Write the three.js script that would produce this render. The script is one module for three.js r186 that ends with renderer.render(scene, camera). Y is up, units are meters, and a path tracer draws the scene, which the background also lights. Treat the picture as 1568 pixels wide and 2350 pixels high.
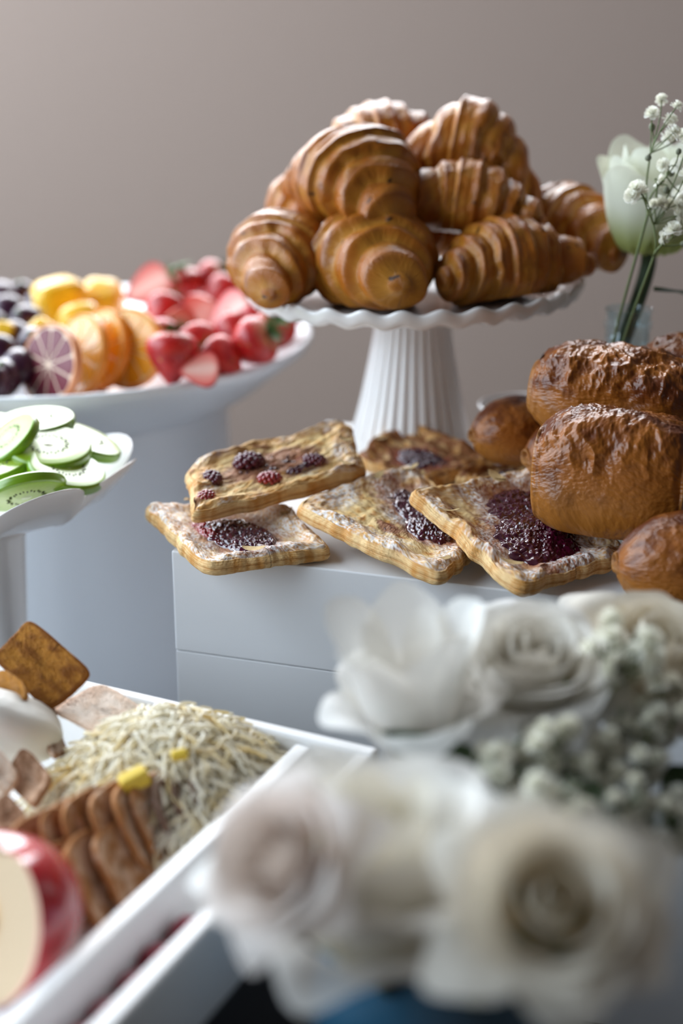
import * as THREE from 'three';
import { ImprovedNoise } from 'three/addons/math/ImprovedNoise.js';
import { mergeGeometries } from 'three/addons/utils/BufferGeometryUtils.js';
import { RoundedBoxGeometry } from 'three/addons/geometries/RoundedBoxGeometry.js';
import { RectAreaLightUniformsLib } from 'three/addons/lights/RectAreaLightUniformsLib.js';

// ---------------------------------------------------------------- camera, sky, light, exposure
const PITCH = 19.3 * Math.PI / 180, EYE = 0.52, FPX = 3357;
const camera = new THREE.PerspectiveCamera(2 * Math.atan(1175 / FPX) * 180 / Math.PI, 1568 / 2350, 0.05, 30);
camera.position.set(0, EYE, 0);
camera.rotation.set(-PITCH, 0, 0);
camera.focus = 0.965;
camera.userData.fStop = 2.2;

const scene = new THREE.Scene();
scene.background = new THREE.Color(0.62, 0.78, 1.0);
scene.backgroundIntensity = 1.0;

RectAreaLightUniformsLib.init();
const WIN = { x: -1.5, z0: -2.4, z1: 0.15, y0: 0.2, y1: 1.9 }, WINB = { z: -2.55, x0: -1.35, x1: 0.45, y0: 0.60, y1: 2.0 };
function windowLight(color, intensity, w, h, p, target) {
  const l = new THREE.RectAreaLight(color, intensity, w, h); l.position.copy(p); l.lookAt(target); scene.add(l); return l;
}
const DAY = new THREE.Color(0.76, 0.89, 1.0), HAZE = new THREE.Color(0.93, 0.96, 1.0);
windowLight(DAY, 5.4, WIN.z1 - WIN.z0 - 0.1, WIN.y1 - WIN.y0 - 0.1, new THREE.Vector3(WIN.x + 0.02, (WIN.y0 + WIN.y1) / 2, (WIN.z0 + WIN.z1) / 2), new THREE.Vector3(2, (WIN.y0 + WIN.y1) / 2, (WIN.z0 + WIN.z1) / 2));
windowLight(HAZE, 12.0, WINB.x1 - WINB.x0 - 0.1, WINB.y1 - WINB.y0 - 0.1, new THREE.Vector3((WINB.x0 + WINB.x1) / 2, (WINB.y0 + WINB.y1) / 2, WINB.z + 0.02), new THREE.Vector3((WINB.x0 + WINB.x1) / 2, (WINB.y0 + WINB.y1) / 2, 2));

const renderer = new THREE.WebGLRenderer({ antialias: true });
renderer.toneMapping = THREE.LinearToneMapping;
renderer.toneMappingExposure = 1.0;
renderer.shadowMap.enabled = true;

// ---------------------------------------------------------------- helpers
const TAU = Math.PI * 2, V = (x, y, z) => new THREE.Vector3(x, y, z);
const rad = (d) => d * Math.PI / 180;
function rng(seed) {
  let s = (seed * 2654435761) >>> 0;
  return (a = 0, b = 1) => {
    s = (s + 0x6d2b79f5) >>> 0;
    let t = Math.imul(s ^ (s >>> 15), 1 | s);
    t = (t + Math.imul(t ^ (t >>> 7), 61 | t)) ^ t;
    return a + (b - a) * (((t ^ (t >>> 14)) >>> 0) / 4294967296);
  };
}
const IN = new ImprovedNoise();
const ns = (x, y, z = 0) => IN.noise(x + 31.7, y + 17.3, z + 7.9);
function fbm(x, y, z, o = 4) { let a = 0.5, s = 0; for (let i = 0; i < o; i++) { s += a * ns(x, y, z); x *= 2.03; y *= 2.03; z *= 2.03; a *= 0.5; } return s; }
function ridge(x, y, z, o = 4) { let a = 0.5, s = 0; for (let i = 0; i < o; i++) { s += a * (1 - Math.abs(ns(x, y, z)) * 2); x *= 2.1; y *= 2.1; z *= 2.1; a *= 0.5; } return s; }
const sst = (a, b, x) => { const t = Math.min(1, Math.max(0, (x - a) / (b - a))); return t * t * (3 - 2 * t); };
const lerp = (a, b, t) => a + (b - a) * t;
const mix3 = (a, b, t) => [lerp(a[0], b[0], t), lerp(a[1], b[1], t), lerp(a[2], b[2], t)];

// a point of the place: on the ray of a photo pixel at an axial depth, or where that ray meets a height
function at(px, py, d) {
  const k = (py - 1175) / FPX;
  return V((px - 784) / FPX * d, EYE - d * (Math.sin(PITCH) + k * Math.cos(PITCH)), -d * (Math.cos(PITCH) - k * Math.sin(PITCH)));
}
function atY(px, py, y) {
  const k = (py - 1175) / FPX;
  return at(px, py, (EYE - y) / (Math.sin(PITCH) + k * Math.cos(PITCH)));
}

const taken = new Map();
function numbered(name) { const n = taken.get(name) ?? 0; taken.set(name, n + 1); return n ? `${name}_${String(n).padStart(3, '0')}` : name; }
function tag(o, label, category, group, kind) {
  if (label) o.userData.label = label;
  if (category) o.userData.category = category;
  if (group) o.userData.group = group;
  if (kind) o.userData.kind = kind;
  return o;
}
function thing(name, label, category, p = V(0, 0, 0), group) {
  const o = new THREE.Group(); o.name = numbered(name); o.position.copy(p); scene.add(o);
  return tag(o, label, category, group);
}
function part(parent, name, geometry, material, label) {
  const m = new THREE.Mesh(geometry, material); m.name = name; parent.add(m);
  if (label) m.userData.label = label;
  return m;
}
function solo(name, label, category, geometry, material, p = V(0, 0, 0), group) {
  const m = new THREE.Mesh(geometry, material); m.name = numbered(name); m.position.copy(p); scene.add(m);
  return tag(m, label, category, group);
}
function struct(name, geometry, material, parent = scene) {
  const m = new THREE.Mesh(geometry, material); m.name = name; parent.add(m); m.userData.kind = 'structure';
  return m;
}
function box(w, h, d, x = 0, y = 0, z = 0, r = 0) {
  const g = r ? new RoundedBoxGeometry(w, h, d, 3, r) : new THREE.BoxGeometry(w, h, d);
  return g.translate(x, y, z);
}
const merge = (list) => mergeGeometries(list.map((g) => { const n = g.index ? g.toNonIndexed() : g; for (const k of Object.keys(n.attributes)) if (!['position', 'normal', 'uv', 'color'].includes(k)) n.deleteAttribute(k); return n; }));

// surface from f(u, v) -> [x, y, z, r, g, b]; wrap joins v = 1 to v = 0
function sheet(nu, nv, f, { wrap = false, flip = false, us = 1, vs = 1 } = {}) {
  const P = [], C = [], U = [], I = [], cols = wrap ? nv : nv + 1;
  for (let i = 0; i <= nu; i++) for (let j = 0; j < cols; j++) {
    const p = f(i / nu, j / nv);
    P.push(p[0], p[1], p[2]); U.push(i / nu * us, j / nv * vs);
    if (p.length > 3) C.push(p[3], p[4], p[5]);
  }
  for (let i = 0; i < nu; i++) for (let j = 0; j < nv; j++) {
    const a = i * cols + j, b = i * cols + (j + 1) % cols, c = a + cols, d = b + cols;
    if (flip) I.push(a, b, c, b, d, c); else I.push(a, c, b, b, c, d);
  }
  const g = new THREE.BufferGeometry();
  g.setAttribute('position', new THREE.Float32BufferAttribute(P, 3));
  g.setAttribute('uv', new THREE.Float32BufferAttribute(U, 2));
  if (C.length) g.setAttribute('color', new THREE.Float32BufferAttribute(C, 3));
  g.setIndex(I); g.computeVertexNormals();
  return g;
}
function lathe(pts, seg = 96) { return new THREE.LatheGeometry(pts.map((p) => new THREE.Vector2(p[0], p[1])), seg); }
function tube(points, r, seg = 16, radial = 6, r1 = r) {
  const c = new THREE.CatmullRomCurve3(points), g = new THREE.TubeGeometry(c, seg, r, radial, false);
  if (r1 !== r) {
    const p = g.attributes.position, row = radial + 1;
    for (let i = 0; i <= seg; i++) { const q = c.getPointAt(i / seg), s = lerp(1, r1 / r, i / seg); for (let j = 0; j < row; j++) { const n = i * row + j; p.setXYZ(n, q.x + (p.getX(n) - q.x) * s, q.y + (p.getY(n) - q.y) * s, q.z + (p.getZ(n) - q.z) * s); } }
    g.computeVertexNormals();
  }
  return g;
}
// orientation whose local y is up and local x is roughly along
function frame(up, along) {
  const y = up.clone().normalize(), z = new THREE.Vector3().crossVectors(along, y).normalize(), x = new THREE.Vector3().crossVectors(y, z);
  return new THREE.Quaternion().setFromRotationMatrix(new THREE.Matrix4().makeBasis(x, y, z));
}

function noiseTexture(size, seed, f, repeat) {
  const d = new Uint8Array(size * size * 4);
  for (let y = 0; y < size; y++) for (let x = 0; x < size; x++) {
    const a = x / size * TAU, b = y / size * TAU;
    const v = Math.max(0, Math.min(255, f(Math.cos(a), Math.sin(a), Math.cos(b), Math.sin(b), seed) * 255));
    d.set([v, v, v, 255], (y * size + x) * 4);
  }
  const t = new THREE.DataTexture(d, size, size); t.wrapS = t.wrapT = THREE.RepeatWrapping; t.magFilter = THREE.LinearFilter; t.needsUpdate = true;
  if (repeat) t.repeat.set(repeat, repeat);
  return t;
}
const crumbTex = noiseTexture(256, 1, (a, b, c, d) => 0.5 + 0.6 * fbm(a * 5 + c * 4, b * 5 + 3 * d, c * 6 - d * 5 + a, 4));
const flakeTex = noiseTexture(256, 2, (a, b, c, d) => 0.15 + 0.75 * ridge(a * 2.2 + c * 1.6, b * 2.2 + d * 1.3, c * 2.5 - d * 2.1, 4));
const plasterTex = noiseTexture(256, 3, (a, b, c, d) => 0.5 + 0.5 * fbm(a * 6 + c * 5, b * 6 + 5 * d, c * 6 - d * 6, 4), 6);

const std = (color, roughness, o = {}) => new THREE.MeshStandardMaterial({ color: new THREE.Color().setRGB(...color), roughness, side: THREE.DoubleSide, ...o });
const phys = (color, roughness, o = {}) => new THREE.MeshPhysicalMaterial({ color: new THREE.Color().setRGB(...color), roughness, side: THREE.DoubleSide, ...o });
const M = {
  wall: std([0.52, 0.395, 0.33], 0.9, { bumpMap: plasterTex, bumpScale: 0.0008 }),
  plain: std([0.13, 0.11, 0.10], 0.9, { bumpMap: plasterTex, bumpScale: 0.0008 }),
  floor: std([0.10, 0.07, 0.05], 0.6),
  whitePaint: std([0.8, 0.8, 0.8], 0.5),
  pane: phys([1, 1, 1], 0, { transmission: 1, thickness: 0 }),
  table: std([0.035, 0.036, 0.042], 0.5),
  boxWhite: phys([0.80, 0.80, 0.81], 0.42),
  porcelain: phys([0.80, 0.76, 0.74], 0.22, { clearcoat: 0.5, clearcoatRoughness: 0.12 }),
  enamel: phys([0.82, 0.84, 0.88], 0.3, { clearcoat: 0.3, clearcoatRoughness: 0.2 }),
  trayWhite: phys([0.84, 0.83, 0.82], 0.32),
  crust: phys([0.88, 0.86, 0.84], 0.36, { vertexColors: true, bumpMap: crumbTex, bumpScale: 0.0007, specularIntensity: 0.8 }),
  chocCrust: phys([1, 1, 1], 0.34, { vertexColors: true, bumpMap: crumbTex, bumpScale: 0.0010, specularIntensity: 0.8 }),
  dough: phys([1, 1, 1], 0.62, { vertexColors: true, bumpMap: crumbTex, bumpScale: 0.0008, specularIntensity: 0.5 }),
  cracker: phys([1, 1, 1], 0.7, { vertexColors: true, bumpMap: crumbTex, bumpScale: 0.0006, specularIntensity: 0.4 }),
  jam: phys([0.062, 0.0015, 0.016], 0.10, { clearcoat: 1, clearcoatRoughness: 0.05 }),
  redJam: phys([0.30, 0.006, 0.012], 0.14, { clearcoat: 0.8, clearcoatRoughness: 0.08 }),
  berry: phys([0.10, 0.006, 0.02], 0.25, { clearcoat: 0.5, clearcoatRoughness: 0.15 }),
  chocolate: phys([0.018, 0.008, 0.005], 0.3),
  petal: phys([1, 1, 1], 0.55, { vertexColors: true, transmission: 0.42, thickness: 0, specularIntensity: 0.3 }),
  leaf: phys([0.035, 0.065, 0.02], 0.5, { transmission: 0.2, thickness: 0 }),
  sepal: phys([0.16, 0.25, 0.05], 0.55),
  stem: std([0.03, 0.06, 0.022], 0.55),
  fineStem: std([0.11, 0.14, 0.045], 0.6),
  blossom: phys([0.95, 0.94, 0.86], 0.7, { transmission: 0.5, thickness: 0 }),
  bud: std([0.16, 0.17, 0.11], 0.7),
  glass: phys([0.88, 0.95, 0.97], 0.03, { transmission: 1, thickness: 0, ior: 1.5 }),
  water: phys([1, 1, 1], 0.0, { transmission: 1, thickness: 0.05, ior: 1.33, attenuationColor: new THREE.Color(0.75, 0.88, 0.9), attenuationDistance: 0.2 }),
  windowBlue: phys([0.03, 0.10, 0.17], 0.12, { clearcoat: 1, clearcoatRoughness: 0.05 }),  // window reflection painted in as a blue base colour
  cheese: phys([0.98, 0.94, 0.82], 0.6, { transmission: 0.5, thickness: 0, vertexColors: true }),
  brie: phys([0.86, 0.84, 0.78], 0.5),
  yellowCheese: phys([0.80, 0.56, 0.05], 0.45),
  appleSkin: phys([0.46, 0.010, 0.018], 0.25, { clearcoat: 0.6, clearcoatRoughness: 0.1 }),
  appleFlesh: phys([1, 1, 1], 0.5, { vertexColors: true }),
  strawSkin: phys([1, 1, 1], 0.38, { vertexColors: true, clearcoat: 0.2, clearcoatRoughness: 0.3 }),
  strawFace: phys([1, 1, 1], 0.4, { vertexColors: true, clearcoat: 0.25, clearcoatRoughness: 0.3 }),
  calyx: std([0.07, 0.15, 0.03], 0.6),
  rind: phys([0.90, 0.33, 0.03], 0.4), pith: phys([0.92, 0.62, 0.24], 0.5), pulp: phys([0.90, 0.38, 0.015], 0.22, { clearcoat: 0.6 }),
  bloodRind: phys([0.80, 0.30, 0.12], 0.4), bloodPith: phys([0.90, 0.66, 0.50], 0.5), bloodPulp: phys([0.16, 0.008, 0.022], 0.5, { clearcoat: 0.1 }),
  mango: phys([0.95, 0.54, 0.008], 0.45, { clearcoat: 0.4 }),
  grape: phys([0.050, 0.010, 0.030], 0.3, { clearcoat: 0.35, clearcoatRoughness: 0.3 }),
  kiwiFlesh: phys([1, 1, 1], 0.28, { vertexColors: true, clearcoat: 0.7, clearcoatRoughness: 0.3 }),
  kiwiCore: phys([0.72, 0.76, 0.50], 0.35, { clearcoat: 0.5 }),
  seed: std([0.015, 0.013, 0.01], 0.4),
};

// ---------------------------------------------------------------- the room
const FLOOR = -0.91, CEIL = 2.35, XL = -1.5, XR = 2.3, ZB = -2.55, ZF = 1.9, T = 0.12;
struct('floor', box(XR - XL + 2 * T, 0.1, ZF - ZB + 2 * T, (XL + XR) / 2, FLOOR - 0.05, (ZF + ZB) / 2), M.floor);
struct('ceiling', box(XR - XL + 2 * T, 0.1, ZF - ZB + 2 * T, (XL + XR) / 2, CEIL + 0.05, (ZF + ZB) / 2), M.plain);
function pierced(a0, a1, b0, b1, h0, h1, w0, w1, put) { // wall a0..a1 high b0..b1 with an opening h0..h1, w0..w1
  return merge([put(a0, a1, b0, w0), put(a0, a1, w1, b1), put(a0, h0, w0, w1), put(h1, a1, w0, w1)]);
}
struct('wall_back', pierced(XL - T, XR + T, FLOOR, CEIL, WINB.x0, WINB.x1, WINB.y0, WINB.y1, (a, b, c, d) => box(b - a, d - c, T, (a + b) / 2, (c + d) / 2, ZB - T / 2)), M.wall);
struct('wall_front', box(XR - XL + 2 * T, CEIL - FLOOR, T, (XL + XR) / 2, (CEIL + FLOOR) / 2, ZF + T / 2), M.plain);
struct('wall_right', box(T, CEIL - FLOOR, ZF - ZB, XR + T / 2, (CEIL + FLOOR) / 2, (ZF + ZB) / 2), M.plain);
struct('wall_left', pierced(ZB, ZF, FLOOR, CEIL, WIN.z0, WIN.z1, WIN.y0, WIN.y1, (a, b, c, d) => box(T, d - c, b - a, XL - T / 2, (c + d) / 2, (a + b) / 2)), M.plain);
function windowUnit(name, p, turn, L, H) {
  const w = new THREE.Group(); w.name = name; w.userData.kind = 'structure'; w.position.copy(p); w.rotation.y = turn; scene.add(w);
  part(w, 'window_frame', merge([box(L, 0.04, 0.05, 0, H / 2 - 0.02, 0), box(L, 0.04, 0.05, 0, 0.02 - H / 2, 0), box(0.04, H, 0.05, 0.02 - L / 2, 0, 0), box(0.04, H, 0.05, L / 2 - 0.02, 0, 0), box(0.03, H, 0.05)]), M.whitePaint);
  for (const s of [-1, 1]) part(w, 'pane', box(L / 2 - 0.055, H - 0.08, 0.004, s * (L / 4 - 0.005), 0, 0), M.pane);
}
windowUnit('window_1', V(XL - 0.07, (WIN.y0 + WIN.y1) / 2, (WIN.z0 + WIN.z1) / 2), Math.PI / 2, WIN.z1 - WIN.z0, WIN.y1 - WIN.y0);
windowUnit('window_2', V((WINB.x0 + WINB.x1) / 2, (WINB.y0 + WINB.y1) / 2, ZB - 0.07), 0, WINB.x1 - WINB.x0, WINB.y1 - WINB.y0);
const TAB = -0.16; // height of the tabletop

// ---------------------------------------------------------------- buffet table
{
  const t = thing('buffet_table', 'dark charcoal buffet table under all the dishes and flowers', 'table', V(0, FLOOR, -0.95));
  part(t, 'tabletop', box(2.2, 0.03, 1.5, 0, 0.735, 0, 0.006), M.table);
  for (const [x, z] of [[-1, -0.65], [1, -0.65], [-1, 0.65], [1, 0.65]]) part(t, 'leg', box(0.06, 0.72, 0.06, x, 0.36, z, 0.006), M.table);
}

// ---------------------------------------------------------------- white riser box under the pastries
const BA = rad(17.6), BE = V(Math.cos(BA), 0, Math.sin(BA)), BN = V(Math.sin(BA), 0, -Math.cos(BA));
const BC = V(-0.118, 0, -0.947), BTOP = 0.16, BL = 0.62, BD = 0.345;
{
  const c = BC.clone().addScaledVector(BE, BL / 2).addScaledVector(BN, BD / 2);
  const t = thing('riser_box', 'plain white riser box holding the pastries and the cake stand', 'box', c);
  t.rotation.y = -BA;
  part(t, 'base', box(BL - 0.0008, 0.0842 - TAB, BD - 0.0008, 0, (0.0842 + TAB) / 2, 0, 0.0008), M.boxWhite);
  part(t, 'lid', box(BL, 0.0755, BD, 0, BTOP - 0.03775, 0, 0.0015), M.boxWhite);
}

// ---------------------------------------------------------------- scalloped cake stand
const ST = V(0.0585, BTOP, -1.187), PLY = 0.2975, PLR = 0.137;
{
  const t = thing('cake_stand', 'white porcelain cake stand with wavy scalloped rim and fluted foot', 'cake stand', ST);
  const h = PLY - BTOP, N = 30;
  // plate: closed section swept round with a wave growing towards the rim
  const prof = [[0, 0], [0.5, 0], [0.8, 0.0005], [0.9, 0.002], [0.95, 0.0045], [0.985, 0.0075], [1, 0.0072], [1.003, 0.004], [0.99, -0.002], [0.96, -0.005], [0.85, -0.0065], [0.5, -0.0068], [0.2, -0.0068], [0, -0.0068]];
  const curve = new THREE.SplineCurve(prof.map((p) => new THREE.Vector2(p[0], p[1])));
  const tilt = rad(1.6);
  const plate = part(t, 'plate', sheet(90, 480, (u, v) => {
    const p = curve.getPoint(u), a = v * TAU, w = sst(0.84, 1, p.x), c = Math.cos(a * N);
    const r = p.x * PLR * (1 + 0.008 * w * c);
    return [r * Math.cos(a), p.y + w * 0.0021 * c, r * Math.sin(a)];
  }, { wrap: true, flip: true }), M.porcelain);
  plate.position.y = h; plate.rotation.z = tilt;
  const fp = [[0.0, 0], [0.054, 0], [0.0555, 0.002], [0.0545, 0.006], [0.050, 0.018], [0.044, 0.04], [0.0385, 0.066], [0.034, 0.09], [0.0315, 0.108], [0.0308, 0.116]];
  const fc = new THREE.SplineCurve(fp.slice(1).map((p) => new THREE.Vector2(...p)));
  part(t, 'fluted_foot', sheet(60, 360, (u, v) => {
    const p = fc.getPoint(u), a = v * TAU, w = sst(0.02, 0.12, u) * (1 - sst(0.93, 1, u));
    const f = Math.pow(Math.abs(Math.sin(a * 15)), 0.6);
    const r = p.x * (1 - 0.05 * w * (1 - f));
    return [r * Math.cos(a), p.y, r * Math.sin(a)];
  }, { wrap: true }), M.porcelain);
  part(t, 'collar', lathe([[0.0, 0.115], [0.030, 0.115], [0.0325, 0.117], [0.033, 0.1195], [0.0318, 0.1225], [0.0325, 0.126], [0.040, 0.1305], [0.046, 0.1318], [0, 0.1318]]), M.porcelain);
}

// ---------------------------------------------------------------- croissants
function croissantGeo(seed, { L = 0.064, rx = 0.042, ry = 0.034, fwd = 0.02, down = 0.008, n = 4.2, slant = 0.4 } = {}) {
  const env = (x) => 0.15 + 0.85 * (1 - Math.pow(x, 1.55));
  const o = seed * 13.1;
  return sheet(260, 120, (u, v) => {
    const s = u * 2 - 1, a = Math.abs(s), ang = v * TAU - Math.PI / 2, sg = Math.sign(s) || 1, ca = Math.cos(ang), sa = Math.sin(ang);
    const rr = Math.max(0.1, 1.05 - a), wob = slant * Math.sin(ang * 1 + sg * 0.9 + o) * rr + 0.75 * fbm(ca * rr * 1.3 + o, sa * rr * 1.3, s * 1.4 + sg * 5, 3);
    const b = Math.max(0, Math.pow(a, 0.85) * n + wob * sst(0.04, 0.3, a)), i = Math.floor(b), f = b - i;
    const e0 = env(Math.min(1, i / n)), e1 = env(Math.min(1, (i + 1) / n)), drop = sst(0.72, 1.0, f);
    let r = lerp(lerp(e0, e1, 0.42 * f), e1, drop) + (0.05 * Math.sin(Math.PI * Math.min(1, f / 0.86)) + 0.03 * Math.exp(-(((f - 0.66) / 0.12) ** 2))) * sst(0.02, 0.15, a) * (0.7 + 0.3 * sa);
    const cap = a > 0.9 ? Math.sqrt(Math.max(0, 1 - ((a - 0.9) / 0.1) ** 2)) : 1;
    r *= cap;
    r += cap * (0.11 * fbm(s * 2 + o, ca * rr * 1.4, sa * rr * 1.4, 3) + 0.02 * fbm(s * 7 + o, ca * rr * 4, sa * rr * 4, 3));
    let y = r * ry * sa, z = r * rx * ca;
    const flat = -ry * 0.74; if (y < flat) y = flat + (y - flat) * 0.12;
    const t = fbm(s * 4 + o, ca * rr * 2.6, sa * rr * 2.6, 4);
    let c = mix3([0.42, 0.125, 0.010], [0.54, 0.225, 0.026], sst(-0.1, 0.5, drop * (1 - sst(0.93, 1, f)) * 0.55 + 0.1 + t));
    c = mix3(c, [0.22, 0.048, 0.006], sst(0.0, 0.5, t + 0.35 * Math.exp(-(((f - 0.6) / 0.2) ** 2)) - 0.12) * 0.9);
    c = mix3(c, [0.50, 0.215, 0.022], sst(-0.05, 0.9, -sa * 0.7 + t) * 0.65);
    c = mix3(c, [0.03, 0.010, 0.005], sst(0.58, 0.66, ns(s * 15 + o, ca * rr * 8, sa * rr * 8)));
    return [s * L, y - down * s * s, z + fwd * s * s, ...c];
  }, { wrap: true, us: 2, vs: 3 });
}
{
  const shapes = [
    croissantGeo(1, { L: 0.066, rx: 0.040, ry: 0.034 }), croissantGeo(2, { L: 0.070, rx: 0.047, ry: 0.039, fwd: 0.012, down: 0.02 }), croissantGeo(3, { L: 0.064, rx: 0.040, ry: 0.034, fwd: 0.024, down: 0.01, n: 4.4 }),
    croissantGeo(4, { L: 0.064, rx: 0.039, ry: 0.038, down: 0.036, fwd: 0.012, n: 3.6 }), croissantGeo(5, { L: 0.062, rx: 0.036, ry: 0.031, down: 0.012, n: 4.2 }),
  ];
  const DD = 0.04;
  const list = [ // px, py, depth, shape, yaw, tilt, roll, label
    [645, 588, 1.105, 0, 68, 8, 0, 'golden croissant with round end forward, far left of the bottom row on the cake stand'],
    [855, 600, 1.085, 1, 96, -10, 0, 'large golden croissant end on, front and middle of the bottom row on the cake stand'],
    [1148, 600, 1.090, 2, 24, 2, -10, 'golden croissant lying sideways at the right front of the bottom row, above the wavy rim'],
    [1292, 520, 1.165, 0, -42, -6, 0, 'croissant at the right edge of the cake stand, nearest the white rose in the bottle'],
    [820, 408, 1.110, 1, -58, -8, 6, 'shiny croissant on the second tier, left, with its coiled end to the right'],
    [1072, 462, 1.115, 4, -8, -6, -10, 'shaded croissant lying sideways on the second tier under the topmost croissant'],
    [1078, 342, 1.155, 3, -14, -6, 0, 'topmost arched croissant with dark blisters, its horn hanging down to the right'],
    [868, 330, 1.205, 2, 12, 2, 0, 'reddish croissant at the back of the top tier, behind the shiny coiled one'],
    [712, 478, 1.19, 4, 100, 0, 0, 'dim croissant mostly hidden at the back left, between the two left croissants'],
    [925, 520, 1.18, 4, 10, 0, 0, 'croissant in the heart of the pile, glimpsed above the front middle one'],
  ];
  for (const [px, py, d, k, yaw, tilt, roll, label] of list) {
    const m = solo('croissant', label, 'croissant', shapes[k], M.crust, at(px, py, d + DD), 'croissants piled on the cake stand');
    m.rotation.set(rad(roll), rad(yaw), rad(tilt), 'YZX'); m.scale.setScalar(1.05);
  }
}

// ---------------------------------------------------------------- jam danishes
// slab swept round a rounded square, mapped on four corners
function slabGeo(corners, prof, p, jitter, seed, color, seg = 240, steps = 64, bend = 0) {
  const [A, B, C, D] = corners;
  const n = V().crossVectors(B.clone().sub(A), D.clone().sub(A)).normalize(); if (n.y < 0) n.negate();
  const curve = new THREE.SplineCurve(prof.map((q) => new THREE.Vector2(q[0], q[1])));
  const P = (u, v, h) => {
    const s = (u + 1) / 2, t = (v + 1) / 2, q = V(0, 0, 0);
    q.addScaledVector(A, (1 - s) * (1 - t)).addScaledVector(B, s * (1 - t)).addScaledVector(C, s * t).addScaledVector(D, (1 - s) * t);
    return q.addScaledVector(n, h + bend * (u * u));
  };
  const g = sheet(steps, seg, (i, j) => {
    const a = j * TAU, c = Math.cos(a), s = Math.sin(a), q = curve.getPoint(i);
    const k = 1 / Math.pow(Math.abs(c) ** p + Math.abs(s) ** p, 1 / p);
    const e = 1 + jitter * fbm(c * 2.2 + seed, s * 2.2, seed, 3) * sst(0.3, 1, q.x);
    const u = c * k * q.x * e, v = s * k * q.x * e;
    const [dh, col] = color(u, v, q.x, q.y, i, a);
    const w = P(u, v, q.y + dh);
    return [w.x, w.y, w.z, ...col];
  }, { wrap: true, flip: true, us: 1, vs: 4 });
  g.userData.P = P; g.userData.n = n;
  return g;
}
const DPROF = [[0, 0], [0.5, 0], [0.84, 0], [0.935, 0.0007], [0.985, 0.0028], [1.0, 0.0052], [0.988, 0.0062], [0.995, 0.0078], [0.972, 0.0104], [0.93, 0.0124], [0.88, 0.0132], [0.82, 0.0128], [0.755, 0.0112], [0.69, 0.0096], [0.61, 0.0088], [0.53, 0.0086], [0.45, 0.0086], [0.37, 0.0086], [0.29, 0.0086], [0.21, 0.0086], [0.11, 0.0086], [0.0, 0.0086]];
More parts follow.
